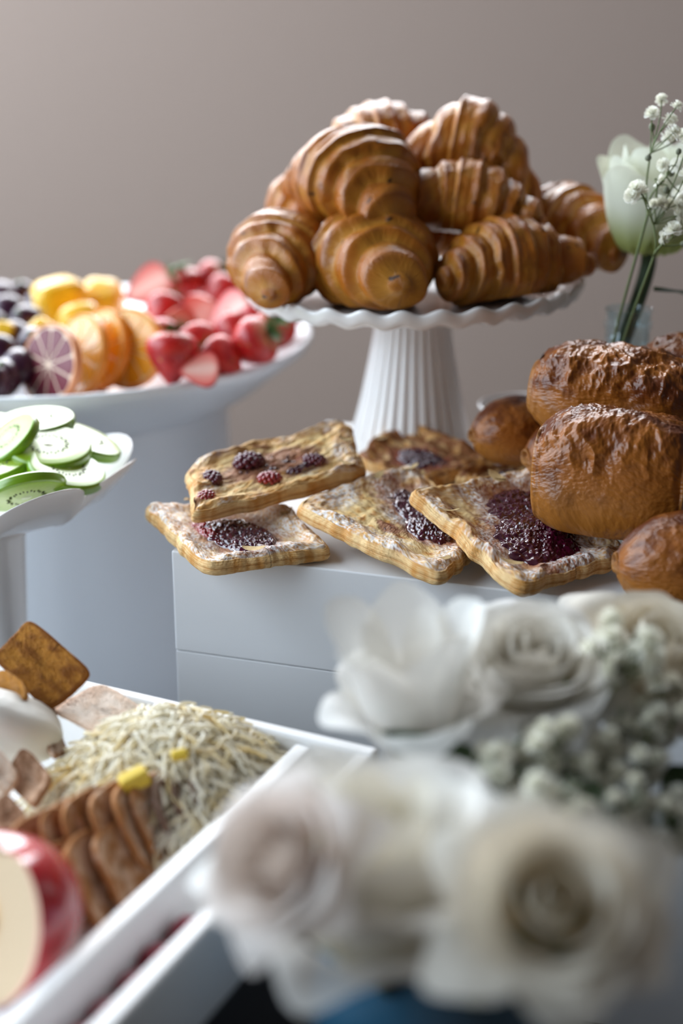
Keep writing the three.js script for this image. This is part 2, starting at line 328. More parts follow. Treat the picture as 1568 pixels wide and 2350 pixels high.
function danish(seed, cs, label, { sugar = 0.5, jams = [], berries = [], toast = 0.4, bend = 0, flakes = 4, flat = 1 } = {}) {
  const cen = cs[0].clone().add(cs[1]).add(cs[2]).add(cs[3]).multiplyScalar(0.25);
  const t = thing('danish_pastry', label, 'danish', cen, 'jam danishes on the white riser box');
  const C = cs.map((c) => c.clone().sub(cen));
  const g = slabGeo(C, DPROF.map(([a, b]) => [a, b * flat]), 14, 0.15, seed * 3.7, (u, v, ro, h, i, a) => {
    const top = i > 0.40, X = u * 3 + seed * 5, Y = v * 3;
    const rim = top ? Math.exp(-(((ro - 0.88) / 0.10) ** 2)) : 0;
    let dh = 0.0016 * fbm(X, Y, seed, 4) * (ro > 0.2 ? 1 : 0.6) + rim * (0.0085 * fbm(X * 0.9, Y * 0.9, seed + 4, 4)) + 0.0050 * fbm(u * 0.9 + seed, v * 0.9, 6, 2) * (top ? 1 : 0.5);
    if (!top || ro > 0.93) dh += 0.0003 * Math.sin(h * 4200 + 9 * fbm(X, Y, 3, 3)) * sst(0.9, 0.97, ro);
    dh += h * 0.55 * fbm(u * 1.3 + seed * 2.1, v * 1.3, seed + 11, 2) * sst(0.5, 0.85, ro);
    if (top && ro < 0.8) dh += 0.0036 * fbm(X * 1.5, Y * 1.5, 9, 4);
    const t1 = fbm(X * 1.4, Y * 1.4, seed + 20, 4), t2 = fbm(X * 5, Y * 5, seed + 40, 3);
    let c = mix3([0.58, 0.27, 0.065], [0.84, 0.59, 0.29], sst(-0.35, 0.3, t1 + Math.sin(h * 4600 + 3 * t1) * 0.12 + 0.5 * t2));
    c = mix3(c, [0.42, 0.17, 0.03], top ? 0 : 0.45 * Math.exp(-(((h - 0.0062) / 0.0009) ** 2)) + 0.5 * sst(0.1, 0.45, t1));
    if (top) {
      const inn = 1 - sst(0.62, 0.76, ro), t3 = fbm(X * 2.2, Y * 2.2, seed + 60, 4);
      c = mix3(c, [0.55, 0.25, 0.045], sst(-0.1, 0.35, t1) * 0.8);
      c = mix3(c, mix3([0.84, 0.62, 0.30], [0.74, 0.36, 0.05], sst(0.0, 0.35, t3)), inn * 0.8);
      c = mix3(c, [0.19, 0.045, 0.010], sst(0.16, 0.46, t1 + (toast - 0.4) * 0.5 + 0.15 * t2) * 0.85);  // toast browning; on the two back danishes it also paints in shade
      c = mix3(c, [0.25, 0.06, 0.03], inn * sst(0.2, 0.45, t3 - 0.4 * t1) * 0.6);
      let st = 0; for (const [u0, v0, ru, rv] of jams) st = Math.max(st, sst(2.6, 0.8, ((u - u0) / ru) ** 2 + ((v - v0) / rv) ** 2 + 1.6 * t3 + t2));
      c = mix3(c, [0.26, 0.055, 0.045], st * 0.75);
      c = mix3(c, [0.84, 0.80, 0.79], sst(-0.05, 0.3, sugar * 0.5 - 0.16 + 0.6 * fbm(X * 0.8, Y * 0.8, seed + 80, 3) - 0.14 * inn) * sst(-0.42 + 0.3 * (1 - sugar), 0.25, ns(X * 11, Y * 11, seed) + 0.8 * t2) * 0.92);
    }
    return [dh, c];
  }, 340, 130, bend);
  part(t, 'pastry', g, M.dough);
  const { P, n } = g.userData;
  jams.forEach(([u0, v0, ru, rv, m = 'jam', hh = 0.0042], q) => {
    const sd = seed * 7 + q * 3.3;
    part(t, 'jam', sheet(64, 150, (i, j) => {
      const a = j * TAU, r = i * (1 + 0.35 * fbm(Math.cos(a) * 1.8 + sd, Math.sin(a) * 1.8, sd, 3));
      const u = u0 + ru * r * Math.cos(a), v = v0 + rv * r * Math.sin(a);
      const h = 0.0072 + hh * Math.sqrt(Math.max(0, 1 - i * i)) + sst(1, 0.8, i) * (0.0042 * fbm(u * 8 + sd, v * 8, sd, 4) + 0.0015 * ns(u * 26, v * 26, sd));
      const w = P(u, v, h); return [w.x, w.y, w.z];
    }, { wrap: true }), M[m]);
  });
  berries.forEach(([u, v, s, m = 'berry'], q) => {
    const r = rng(seed * 31 + q), w = P(u, v, 0.0112);
    const gs = [];
    for (let k = 0; k < 34; k++) {
      const y = 1 - 1.5 * (k + 0.5) / 34, a = k * 2.39996, rr = Math.sqrt(Math.max(0, 1 - y * y));
      gs.push(new THREE.IcosahedronGeometry(0.0021 * s, 1).translate(0.0085 * s * rr * Math.cos(a) + r(-0.0004, 0.0004), 0.0042 * s * y, 0.0060 * s * rr * Math.sin(a)));
    }
    const b = part(t, 'berry', merge(gs), M[m]); b.position.copy(w); b.rotation.y = r(0, 3);
  });
  const r = rng(seed + 77);
  for (let k = 0; k < flakes; k++) {
    const a = r(0, TAU), kk = 1 / Math.pow(Math.abs(Math.cos(a)) ** 9 + Math.abs(Math.sin(a)) ** 9, 1 / 9);
    const w = P(Math.cos(a) * kk * 0.86, Math.sin(a) * kk * 0.86, 0.0130 * flat), s = r(0.005, 0.009);
    const f = part(t, 'flake', sheet(8, 5, (i, j) => { const x = (i - 0.5) * 2, y = (j - 0.5) * 2 * Math.sqrt(Math.max(0.02, 1 - x * x)); return [x * s, 0.0012 + 0.0016 * x * x + 0.0004 * ns(i * 4, j * 4, k), y * s * 0.5, 0.78, 0.55, 0.26]; }), M.dough);
    f.position.copy(w); f.rotation.set(r(-0.3, 0.3), r(0, TAU), r(-0.2, 0.3));
  }
  return t;
}
const para = (a, b, c) => a.clone().add(c).sub(b);
{
  const a = [atY(322, 1192, 0.1635), atY(468, 1330, 0.1605), atY(775, 1292, 0.1605)];
  danish(1, [a[0], a[1], a[2], para(...a)], 'pale sugared jam danish at the far left, underneath another danish', {
    sugar: 0.85, toast: 0.2, jams: [[0.2, -0.05, 0.6, 0.50], [-0.1, -0.42, 0.3, 0.14, 'redJam', 0.003]], flakes: 4 });
  danish(2, [atY(440, 1212, 0.179), atY(842, 1110, 0.186), atY(792, 982, 0.206), atY(424, 1088, 0.191)], 'jam danish with whole raspberries, lying on the far left danish', {
    sugar: 0.40, toast: 0.5, jams: [[-0.05, 0.1, 0.45, 0.34, 'jam', 0.0012], [0.35, -0.3, 0.22, 0.14]], berries: [[-0.28, 0.28, 1.25], [-0.72, 0.05, 0.95], [-0.1, -0.48, 0.9, 'redJam'], [-0.82, -0.55, 0.8, 'redJam'], [0.45, -0.25, 0.9]], flakes: 3 });
  const c = [atY(648, 1188, 0.179), atY(1015, 1362, 0.163), atY(1120, 1262, 0.163), atY(945, 1088, 0.180)];
  danish(3, c, 'sugar-dusted jam danish in the middle, hanging over the box edge', {
    sugar: 0.75, toast: 0.35, jams: [[-0.1, 0.35, 0.55, 0.34], [0.3, 0.12, 0.36, 0.32], [0.0, -0.38, 0.11, 0.10, 'jam', 0.002]], flakes: 4 });
  danish(4, [atY(928, 1158, 0.192), atY(1195, 1385, 0.163), atY(1440, 1305, 0.163), atY(1235, 1095, 0.186)], 'jam danish with a glossy pool of dark berry jam, front right', {
    sugar: 0.68, toast: 0.4, jams: [[0.28, -0.05, 0.52, 0.62, 'jam', 0.006], [-0.28, 0.2, 0.42, 0.5, 'jam', 0.005]], flakes: 4 });
  const e = [atY(812, 1075, 0.164), atY(985, 1135, 0.163), atY(1150, 1075, 0.166), atY(935, 985, 0.186)];
  danish(5, e, 'dim out-of-focus jam danish leaning at the foot of the cake stand', { sugar: 0.0, toast: 1.3, jams: [[0.1, -0.1, 0.5, 0.4]], flakes: 2 });  // same pastry standing in shade: the darkening is painted through extra toast
  const f = [atY(1040, 1120, 0.166), atY(1130, 1150, 0.164), atY(1290, 1110, 0.164)];
  danish(6, [f[0], f[1], f[2], para(...f)], 'danish almost hidden behind the glossy front right one', { sugar: 0.0, toast: 1.2, jams: [[0, 0, 0.4, 0.4]], flakes: 0 });  // high toast here paints the shade behind the front danish into the crust
}

// ---------------------------------------------------------------- chocolate rolls
function chocRollGeo(seed, { L = 0.048, rz = 0.042, ry = 0.043, crinkle = 1, sq = 3.0, taper = 0.26, dome = false } = {}) {
  const o = seed * 9.7, body = 0.78;
  return sheet(240, 180, (u, v) => {
    const ang = v * TAU - Math.PI / 2, c = Math.cos(ang), s = Math.sin(ang);
    const m = u * 2 - 1, am = Math.abs(m), sg = Math.sign(m) || 1;
    const k = 1 / Math.pow(Math.abs(c) ** sq + Math.abs(s) ** sq, 1 / sq);
    let x, r, spiral = 0;
    if (am < body) { const q = am / body; x = q; r = dome ? Math.pow(1 - 0.93 * q * q, 0.55) : 1 - taper * Math.pow(q, 3.4); } else {
      const q = (am - body) / (1 - body);
      r = (1 - taper) * (1 - q); x = 1 + 0.06 * Math.sin(Math.min(1, q * 3) * Math.PI / 2);
      spiral = Math.sin((r * 4.4 + ang / TAU) * TAU); x += 0.03 * spiral - 0.05 * q;
    }
    const top = sst(-0.25, 0.6, s), X = Math.min(am, body) / body * sg * L, Y = s * ry, Z = c * rz;
    const wr = ridge(X * 42 + o, Y * 42, Z * 42 + o + 0.8 * ns(X * 30, Y * 30, o), 4) - 0.5, w2 = fbm(X * 60 + o, Y * 60, Z * 60, 4), w3 = fbm(X * 22 + o, Y * 22, Z * 22, 2);
    if (am < body) r += crinkle * (0.11 * wr * top + 0.03 * w2 * (0.3 + 0.7 * top)) + 0.16 * w3 + 0.010 * Math.sin(X * 900 + 5 * w2) * sst(0.82, 0.96, am / body);
    let y = r * k * s * ry, z = r * k * c * rz;
    if (y < -ry * 0.82) y = -ry * 0.82 + (y + ry * 0.82) * 0.2;
    let col = mix3([0.31, 0.095, 0.011], [0.11, 0.024, 0.004], sst(-0.25, 0.35, w2 * 0.7 + w3 - wr * 0.4 + 0.1 * top));
    col = mix3(col, [0.35, 0.132, 0.018], sst(0.25, -0.6, s) * 0.75);
    if (am > body) col = mix3(col, [0.38, 0.16, 0.03], 0.35 + 0.25 * spiral);
    return [sg * x * L, y, z, ...col];
  }, { wrap: true, us: 1, vs: 2.4 });
}
{
  const shapes = [chocRollGeo(1), chocRollGeo(2, { L: 0.058, ry: 0.036, crinkle: 1.7, sq: 2.3, taper: 0.36 }), chocRollGeo(3, { L: 0.044, rz: 0.035, ry: 0.034, crinkle: 0.6, sq: 2.2, taper: 0.77, dome: true })];
  const list = [
    [1416, 1090, 0.965, 0, -24, 0, -6, 1.0, 1.0, 'flaky brown chocolate roll standing tall in front, resting on the glossy danish'],
    [1424, 912, 1.03, 1, -22, -4, -6, 1, 1, 'topmost chocolate roll with a shiny crinkled crust, below the glass bottle'],
    [1185, 992, 1.11, 2, 18, 0, 0, 0.8, 0.95, 'dark shaded chocolate roll beside the foot of the cake stand'],
    [1575, 1300, 0.90, 2, -6, 0, 0, 0.95, 1.0, 'brown chocolate roll cut off by the lower right, at the box edge'],
    [1345, 1045, 1.06, 2, 10, 0, 0, 1.0, 0.9, 'chocolate roll buried under the shiny crinkled one, only a sliver showing'],
    [1625, 900, 1.08, 0, 20, 0, 0, 1, 1, 'chocolate roll at the right edge, behind the shiny crinkled one'],
  ];
  for (const [px, py, d, k, yaw, tilt, roll, sc, sy, label] of list) {
    const t = thing('chocolate_roll', label, 'pastry', at(px, py, d), 'chocolate rolls heaped on the white riser box');
    t.rotation.set(rad(roll), rad(yaw), rad(tilt), 'YZX'); t.scale.set(sc, sc * sy, sc);
    part(t, 'pastry', shapes[k], M.chocCrust);
    const L = k === 1 ? 0.058 : k === 0 ? 0.048 : 0.044;
    for (const z of [-0.012, 0.012]) { const c = part(t, 'chocolate_stick', new THREE.CapsuleGeometry(0.0055, L * 2 - 0.004, 4, 12).rotateZ(Math.PI / 2), M.chocolate, 'dark chocolate stick'); c.position.set(k === 2 ? 0.012 : 0.004, -0.002, z); }
  }
}

{
  const t = thing('small_bowl', 'small white bowl peeking out behind the dark roll, right of the cake stand foot', 'bowl', V(0.150, BTOP, -1.165)); t.scale.setScalar(1.04);
  part(t, 'body', lathe([[0, 0], [0.022, 0], [0.024, 0.002], [0.030, 0.018], [0.0355, 0.040], [0.0365, 0.0435], [0.0350, 0.0445], [0.0335, 0.043], [0.028, 0.019], [0.021, 0.006], [0, 0.005]], 72), M.porcelain);
  part(t, 'foot_ring', lathe([[0.020, 0.0005], [0.0235, 0.0005], [0.0245, 0.003], [0.020, 0.003]], 72), M.porcelain);
}

// ---------------------------------------------------------------- fruit platter on its white drum
const FP = V(-0.279, 0.209, -1.395), FR = 0.25;
{
  const t = thing('fruit_stand', 'large white pedestal platter heaped with mixed fruit', 'fruit stand', V(FP.x, TAB, FP.z));
  part(t, 'platter', lathe([[0, -0.014], [0.15, -0.014], [0.20, -0.008], [0.232, 0.003], [0.246, 0.0075], [0.2495, 0.007], [0.2505, 0.003], [0.247, -0.004], [0.236, -0.012], [0.218, -0.026], [0.198, -0.042], [0.184, -0.05], [0.172, -0.0535], [0.0, -0.0535]], 160).translate(0, FP.y - TAB, 0), M.enamel);
  part(t, 'pedestal', lathe([[0, FP.y - 0.053], [0.160, FP.y - 0.053], [0.1655, FP.y - 0.056], [0.166, FP.y - 0.064], [0.172, -0.02], [0.178, TAB + 0.004], [0.178, TAB], [0, TAB]], 160).translate(0, -TAB, 0), M.enamel);
}
function berryProfile(t) { // strawberry radius along its axis, 0 at the stem end
  return 0.5 * Math.pow(Math.sin(Math.PI * Math.pow(t, 0.62)), 0.75) * (1.06 - 0.25 * t);
}
function strawberryGeo(half, seed) {
  const end = half ? 0.5 : 1;
  return sheet(40, half ? 32 : 56, (u, v) => {
    const a = v * TAU * end, r = berryProfile(Math.min(0.999, Math.max(0.001, u))) * (1 + 0.05 * fbm(Math.cos(a) + seed, Math.sin(a), u * 2, 2));
    const dim = ns(u * 16, a * 4.5, seed);
    const c = mix3(mix3([0.58, 0.016, 0.010], [0.38, 0.004, 0.007], sst(-0.2, 0.3, fbm(u * 3, a, seed, 2))), [0.75, 0.30, 0.18], sst(0.14, 0.0, u) * 0.6);
    return [r * Math.cos(a), 0.5 - u, r * Math.sin(a), ...mix3(c, [0.70, 0.42, 0.10], sst(0.5, 0.6, dim) * 0.7)];
  }, { wrap: !half, us: 1, vs: 1 });
}
function strawberryFaceGeo() {
  return sheet(40, 20, (u, v) => {
    const r = berryProfile(Math.min(0.999, Math.max(0.001, u))), x = (v * 2 - 1);
    const e = Math.abs(x), c = mix3(mix3([0.88, 0.50, 0.42], [0.80, 0.25, 0.2], sst(0.1, 0.55, e)), [0.66, 0.05, 0.045], sst(0.6, 1, Math.max(e, Math.abs(u - 0.45) * 1.9)));
    return [r * x, 0.5 - u, 0, ...c];
  }, { flip: true });
}
function calyxGeo() {
  const gs = [];
  for (let k = 0; k < 8; k++) gs.push(sheet(6, 4, (u, v) => { const w = 0.11 * Math.sin(Math.PI * (0.1 + 0.9 * (1 - u)) * 0.6) * (1 - u * 0.9); return [(v - 0.5) * 2 * w, 0.06 + 0.10 * Math.sin(u * 2.2), 0.05 + u * 0.36]; }).rotateY(k * TAU / 8));
  gs.push(new THREE.CylinderGeometry(0.025, 0.03, 0.14, 8).translate(0, 0.12, 0));
  return merge(gs).translate(0, 0.44, 0);
}
{
  const whole = [strawberryGeo(false, 1), strawberryGeo(false, 2)], half = strawberryGeo(true, 3), face = strawberryFaceGeo(), leaves = calyxGeo();
  // px, py, depth, length, cut?, direction of the stem end, facing of the cut, label
  const list = [
    [335, 658, 1.42, 0.050, 1, [1, 0.5, -0.1], [-0.35, 0.6, 0.75], 'big halved strawberry leaning at the top left of the strawberry heap, cut face up'],
    [428, 665, 1.46, 0.042, 0, [-0.3, 1, 0.0], 0, 'whole strawberry with dark green leaves on the very top of the heap'],
    [375, 730, 1.38, 0.046, 0, [0.3, 0.5, -0.8], 0, 'red strawberry right behind the largest orange slice'],
    [455, 735, 1.38, 0.046, 1, [0.5, 0.7, 0.1], [0.3, 0.4, 0.85], 'halved strawberry in the middle of the heap, face half in shade'],
    [520, 730, 1.34, 0.052, 1, [0.75, 0.65, 0.1], [-0.5, 0.55, 0.7], 'pale cut strawberry half leaning right of the middle of the heap'],
    [505, 680, 1.44, 0.042, 0, [0.6, 0.4, -0.6], 0, 'small red strawberry behind the pale leaning half'],
    [572, 792, 1.27, 0.046, 0, [0.75, 0.5, 0.25], 0, 'large whole strawberry at the right front of the platter'],
    [628, 765, 1.31, 0.042, 0, [0.2, 0.75, 0.6], 0, 'whole strawberry at the far right by the platter rim'],
    [598, 705, 1.38, 0.046, 1, [0.8, -0.2, 0.2], [0.1, 0.75, 0.6], 'halved strawberry at the upper right of the heap, lying flat'],
    [395, 825, 1.24, 0.048, 0, [0.0, 0.9, -0.3], 0, 'bright red strawberry standing against the largest orange slice'],
    [455, 848, 1.225, 0.034, 1, [1, 0.1, 0.1], [0.0, 0.6, 0.8], 'small halved strawberry at the front edge of the platter'],
    [462, 800, 1.29, 0.044, 0, [-0.4, 0.3, -0.8], 0, 'dark red strawberry deep in the middle, above the small half'],
    [515, 825, 1.26, 0.040, 0, [-0.7, 0.3, -0.5], 0, 'deep red strawberry between the small half and the large whole one'],
    [420, 765, 1.33, 0.044, 1, [-0.6, 0.6, 0.1], [-0.1, 0.35, 0.9], 'rosy strawberry half left of the middle of the heap'],
    [545, 668, 1.50, 0.044, 0, [0.2, 0.4, -0.8], 0, 'strawberry at the very back of the heap, under the croissants'],
    [600, 745, 1.34, 0.042, 0, [-0.5, 0.5, -0.6], 0, 'red strawberry wedged between the two right-hand whole ones and the flat half'],
    [365, 790, 1.31, 0.044, 0, [0.5, 0.2, -0.8], 0, 'strawberry squeezed behind the bright red standing one'],
    [540, 770, 1.32, 0.040, 0, [-0.2, 0.3, -0.9], 0, 'shaded strawberry under the pale leaning half'],
    [480, 650, 1.48, 0.044, 0, [0.7, 0.5, 0.3], 0, 'strawberry on the top ridge, right of the leafy one'],
    [650, 720, 1.40, 0.040, 0, [0.6, 0.5, -0.5], 0, 'orange-red strawberry at the back right under the croissants'],
  ];
  list.forEach(([px, py, d, L, cut, up, fc, label], i) => {
    const t = thing('strawberry', label, 'strawberry', at(px, py, d), 'strawberries on the fruit platter');
    const y = V(...up).normalize();
    if (cut) {
      const z = V(...fc); z.addScaledVector(y, -z.dot(y)).normalize().negate();
      const x = V().crossVectors(y, z).normalize();
      t.quaternion.setFromRotationMatrix(new THREE.Matrix4().makeBasis(x, y, V().crossVectors(x, y)));
      part(t, 'flesh', half, M.strawSkin); part(t, 'cut_face', face, M.strawFace, 'pale cut face');
    } else { t.quaternion.setFromUnitVectors(V(0, 1, 0), y); part(t, 'flesh', whole[i % 2], M.strawSkin); }
    if (!cut || i === 0 || i === 4) part(t, 'leaves', leaves, M.calyx, 'green leafy top');
    t.scale.set(L * 0.95, L, L * 0.95);
  });
}
function citrus(label, p, normal, r, kind) {
  const t = thing('orange_slice', label, 'orange slice', p, 'orange slices on the fruit platter'), th = 0.0075;
  t.quaternion.setFromUnitVectors(V(0, 0, 1), V(...normal).normalize());
  const [rd, pt, pu] = kind ? [M.bloodRind, M.bloodPith, M.bloodPulp] : [M.rind, M.pith, M.pulp];
  part(t, 'rind', lathe([[r * 0.93, -th / 2], [r * 0.985, -th / 2], [r, -th / 4], [r, th / 4], [r * 0.985, th / 2], [r * 0.93, th / 2], [r * 0.93, -th / 2]], 64).rotateX(Math.PI / 2), rd);
  part(t, 'pith', lathe([[0, -th * 0.42], [r * 0.94, -th * 0.42], [r * 0.94, th * 0.42], [0, th * 0.42]], 64).rotateX(Math.PI / 2), pt);
  const n = 10, s = new THREE.Shape(), a = TAU / n / 2 * 0.84, R = r * 0.86;
  s.moveTo(0.0035, 0); s.lineTo(R * Math.cos(a) * 0.93, R * Math.sin(a) * 0.93); s.quadraticCurveTo(R * 1.02, R * Math.sin(a) * 0.8, R * 1.02, 0); s.quadraticCurveTo(R * 1.02, -R * Math.sin(a) * 0.8, R * Math.cos(a) * 0.93, -R * Math.sin(a) * 0.93); s.closePath();
  const seg = new THREE.ExtrudeGeometry(s, { depth: th * 0.8, bevelEnabled: true, bevelSize: 0.0006, bevelThickness: 0.0008, bevelSegments: 2, steps: 1, curveSegments: 6 }).translate(0, 0, -th * 0.4);
  for (let k = 0; k < n; k++) part(t, 'segment', seg, pu).rotation.z = k * TAU / n;
}
citrus('blood orange slice with dark wine-red centre, nearest the grapes', at(118, 838, 1.235), [-0.62, 0.28, 0.75], 0.035, 1);
citrus('thin orange slice just behind the blood orange slice', at(188, 815, 1.265), [-0.72, 0.3, 0.65], 0.036, 0);
citrus('orange slice second from the strawberries in the fanned row', at(235, 803, 1.28), [-0.7, 0.3, 0.65], 0.036, 0);
citrus('largest bright orange slice, leaning next to the strawberries', at(295, 800, 1.27), [-0.42, 0.25, 0.87], 0.0355, 0);
{
  const chunk = (seed) => { const g = new THREE.IcosahedronGeometry(1, 5), p = g.attributes.position, q = V(); for (let i = 0; i < p.count; i++) { q.fromBufferAttribute(p, i); const m = Math.pow(Math.abs(q.x) ** 3.6 + Math.abs(q.y) ** 3.6 + Math.abs(q.z) ** 3.6, -1 / 3.6) * (1 + 0.10 * fbm(q.x * 1.4 + seed, q.y * 1.4, q.z * 1.4, 2)); p.setXYZ(i, q.x * m, q.y * m, q.z * m); } g.computeVertexNormals(); return g; };
  const gs = [chunk(1), chunk(5)];
  [[140, 704, 1.42, 0.024, 'tall yellow mango chunk at the back, above the orange slices'], [236, 700, 1.45, 0.021, 'yellow mango chunk behind the orange slices, next to the strawberries'], [98, 772, 1.33, 0.013, 'small yellow mango chunk beside the grapes'], [185, 750, 1.38, 0.019, 'mango chunk half hidden behind the fanned orange slices'], [12, 768, 1.30, 0.010, 'tiny orange mango piece between the grapes']].forEach(([px, py, d, s, label], i) => {
    const m = solo('mango_chunk', label, 'mango', gs[i % 2], M.mango, at(px, py, d), 'mango chunks on the fruit platter');
    m.scale.set(s * 1.1, s * 1.15, s); m.rotation.set(0.3 * i, 0.5 + i, 0.2);
  });
  const gg = lathe([[0, -1.18], [0.35, -1.08], [0.68, -0.82], [0.92, -0.4], [1, 0], [0.92, 0.42], [0.68, 0.84], [0.35, 1.1], [0.08, 1.18], [0, 1.16]], 28);
  const cap = new THREE.CylinderGeometry(0.10, 0.14, 0.3, 8).translate(0, 1.25, 0), r = rng(9);
  [[52, 684, 1.47, 'half behind the others at the back of the heap'], [5, 682, 1.45, 'at the back left corner, against the picture edge'], [92, 708, 1.42, 'at the back, touching the tall mango chunk'],
    [20, 712, 1.38, 'with a pale bloom, on top of the heap near the picture edge'], [64, 738, 1.36, 'on the top of the heap, below the one touching the mango'], [-14, 752, 1.34, 'cut by the picture edge at mid height'],
    [40, 782, 1.31, 'in mid heap beside the tiny mango piece'], [80, 792, 1.29, 'between the small mango chunk and the blood orange slice'], [4, 812, 1.27, 'at the picture edge, below the tiny mango piece'],
    [44, 842, 1.25, 'left of the blood orange slice, in its shade'], [8, 868, 1.235, 'low in front, second from the rim'], [-22, 888, 1.215, 'lowest of all, at the rim and cut by the picture edge']].forEach(([px, py, d, where]) => {
    const t = thing('grape', `dark purple grape ${where}`, 'grape', at(px, py, d), 'dark grapes on the fruit platter');
    part(t, 'skin', gg, M.grape); part(t, 'stem_end', cap, M.calyx);
    const s = r(0.0150, 0.0172); t.scale.setScalar(s); t.rotation.set(r(-1.2, 1.2), r(0, 6), r(-1.2, 1.2));
  });
}

// ---------------------------------------------------------------- kiwi dish
const KB = V(-0.263, 0.180, -1.045);
{
  const R = 0.103, t = thing('kiwi_dish', 'white footed dish with ruffled petal rim holding kiwi slices', 'dish', V(KB.x, TAB, KB.z));
  const prof = new THREE.SplineCurve([[0, -0.026], [0.35, -0.025], [0.62, -0.020], [0.80, -0.010], [0.92, 0.001], [1.0, 0.009], [1.006, 0.0075], [0.93, -0.003], [0.82, -0.0135], [0.64, -0.0235], [0.35, -0.029], [0, -0.030]].map((p) => new THREE.Vector2(...p)));
  const N = 8, ph = 0.2;
  part(t, 'bowl', sheet(70, 360, (u, v) => {
    const p = prof.getPoint(u), a = v * TAU, w = sst(0.5, 1, p.x), c = Math.abs(Math.sin((a + ph) * N / 2)), lobe = Math.pow(c, 0.6);
    const r = R * p.x * (0.90 + 0.10 * 1 + w * 0.20 * (lobe - 0.6));
    return [r * Math.cos(a), KB.y - TAB + p.y + w * 0.022 * (lobe - 0.55) + w * 0.004 * Math.sin(a * 3), r * Math.sin(a)];
  }, { wrap: true, flip: true }), M.porcelain);
  part(t, 'foot', lathe([[0, 0], [0.045, 0], [0.046, 0.003], [0.034, 0.010], [0.021, 0.03], [0.017, 0.06], [0.017, 0.20], [0.022, 0.296], [0.034, 0.3095], [0, 0.3105]], 72), M.porcelain);
}
{
  const disc = (r, th) => sheet(44, 72, (u, v) => {
    const P = [[0, th / 2], [0.4, th / 2], [0.75, th / 2], [0.95, th * 0.46], [1, th * 0.3], [1.01, 0], [1, -th * 0.3], [0.95, -th * 0.46], [0.6, -th / 2], [0, -th / 2]];
    const f = u * 9, i = Math.min(8, Math.floor(f)), q = f - i, a = v * TAU, rr = lerp(P[i][0], P[i + 1][0], q), y = lerp(P[i][1], P[i + 1][1], q);
    const ray = 0.5 + 0.5 * Math.sin(a * 24);
    let c = mix3([0.26, 0.42, 0.012], [0.42, 0.54, 0.07], sst(0.9, 0.5, rr) * (0.5 + 0.5 * ray));
    if (rr > 0.96) c = [0.17, 0.32, 0.006];
    const e = 1 + 0.05 * Math.cos(2 * a);
    return [rr * r * e * Math.cos(a), y, rr * r * e * Math.sin(a), ...c];
  }, { wrap: true });
  const g = disc(0.027, 0.009);
  const core = new THREE.SphereGeometry(1, 24, 12).scale(0.0085, 0.0050, 0.0068), seeds = [];
  for (let k = 0; k < 30; k++) for (const s of [-1, 1]) seeds.push(new THREE.SphereGeometry(1, 6, 4).scale(0.0013, 0.0006, 0.0006).rotateY(-k * TAU / 30).translate((0.0115 + 0.0012 * (k % 2)) * Math.cos(k * TAU / 30), s * 0.0045, (0.0105 + 0.0012 * (k % 2)) * Math.sin(k * TAU / 30)));
  const sg = merge(seeds);
  [[82, 972, 1.105, [-0.05, 1, 0.10], 1.05, 'topmost pale kiwi slice lying on the others in the dish'], [112, 1032, 1.07, [0.1, 1, 0.25], 1.1, 'kiwi slice with thick green edge in the middle of the dish'], [152, 1082, 1.055, [0.3, 0.95, 0.2], 1.0, 'kiwi slice at the right of the dish, against the ruffled rim'], [58, 1128, 1.035, [-0.25, 0.75, -0.55], 1.05, 'kiwi slice turned skin side out at the front of the dish'], [-8, 1070, 1.06, [-0.2, 1, 0.2], 1.0, 'kiwi slice at the left of the dish, cut off by the picture edge'], [-20, 985, 1.10, [0.1, 1, 0.1], 1, 'pale kiwi slice at the back left of the dish'], [25, 1010, 1.07, [-0.5, 0.7, 0.3], 0.9, 'kiwi slice standing on edge between the two leftmost slices'], [195, 1015, 1.10, [0.4, 0.9, 0.0], 1, 'kiwi slice tucked at the back right of the dish']].forEach(([px, py, d, n, s, label]) => {
    const t = thing('kiwi_slice', label, 'kiwi slice', at(px, py, d), 'kiwi slices in the ruffled dish');
    t.quaternion.setFromUnitVectors(V(0, 1, 0), V(...n).normalize()); t.scale.setScalar(s);
    part(t, 'flesh', g, M.kiwiFlesh); part(t, 'core', core, M.kiwiCore, 'pale core');
    part(t, 'seeds', sg, M.seed).userData.kind = 'stuff';
  });
}

// ---------------------------------------------------------------- roses
// petal: piece of a surface of revolution, rounded on top and curled outwards
function petalGeo(o, seed) {
  const { r0, r1, h, A, curl = 0, pw = 1.6, tip = 0.25, point = 0, c0, c1, rip = 0.05 } = o;
  return sheet(18, 18, (v, uu) => {
    const u = uu * 2 - 1, top = 1 - tip * Math.abs(u) ** 2.6 + point * Math.exp(-((u / 0.3) ** 2)) , q = v * top;
    const wid = A * (0.45 + 0.55 * Math.sin(Math.min(1, q * 1.25) * Math.PI / 2));
    const a = u * wid, cv = Math.max(0, q - 0.62) / 0.38;
    let r = lerp(r0, r1, Math.pow(q, pw)) * (1 - (o.close ?? 0) * q * q) + curl * cv * cv * (0.75 + 0.25 * u * u);
    r *= 1 + rip * fbm(u * 1.6 + seed, q * 2, seed, 2);
    const y = h * q - 0.55 * curl * Math.pow(cv, 3) + h * 0.04 * ns(u * 2, seed, q);
    const c = mix3(c0, c1, sst(0.08, 0.6, q));
    return [r * Math.sin(a), y, r * Math.cos(a), ...c];
  });
}
const CREAM = [0.90, 0.85, 0.76], WARM = [0.97, 0.86, 0.60], PEACH = [0.95, 0.78, 0.62], GREENISH = [0.66, 0.70, 0.42], WHITE = [0.91, 0.89, 0.85], BLUSH = [0.86, 0.79, 0.74];
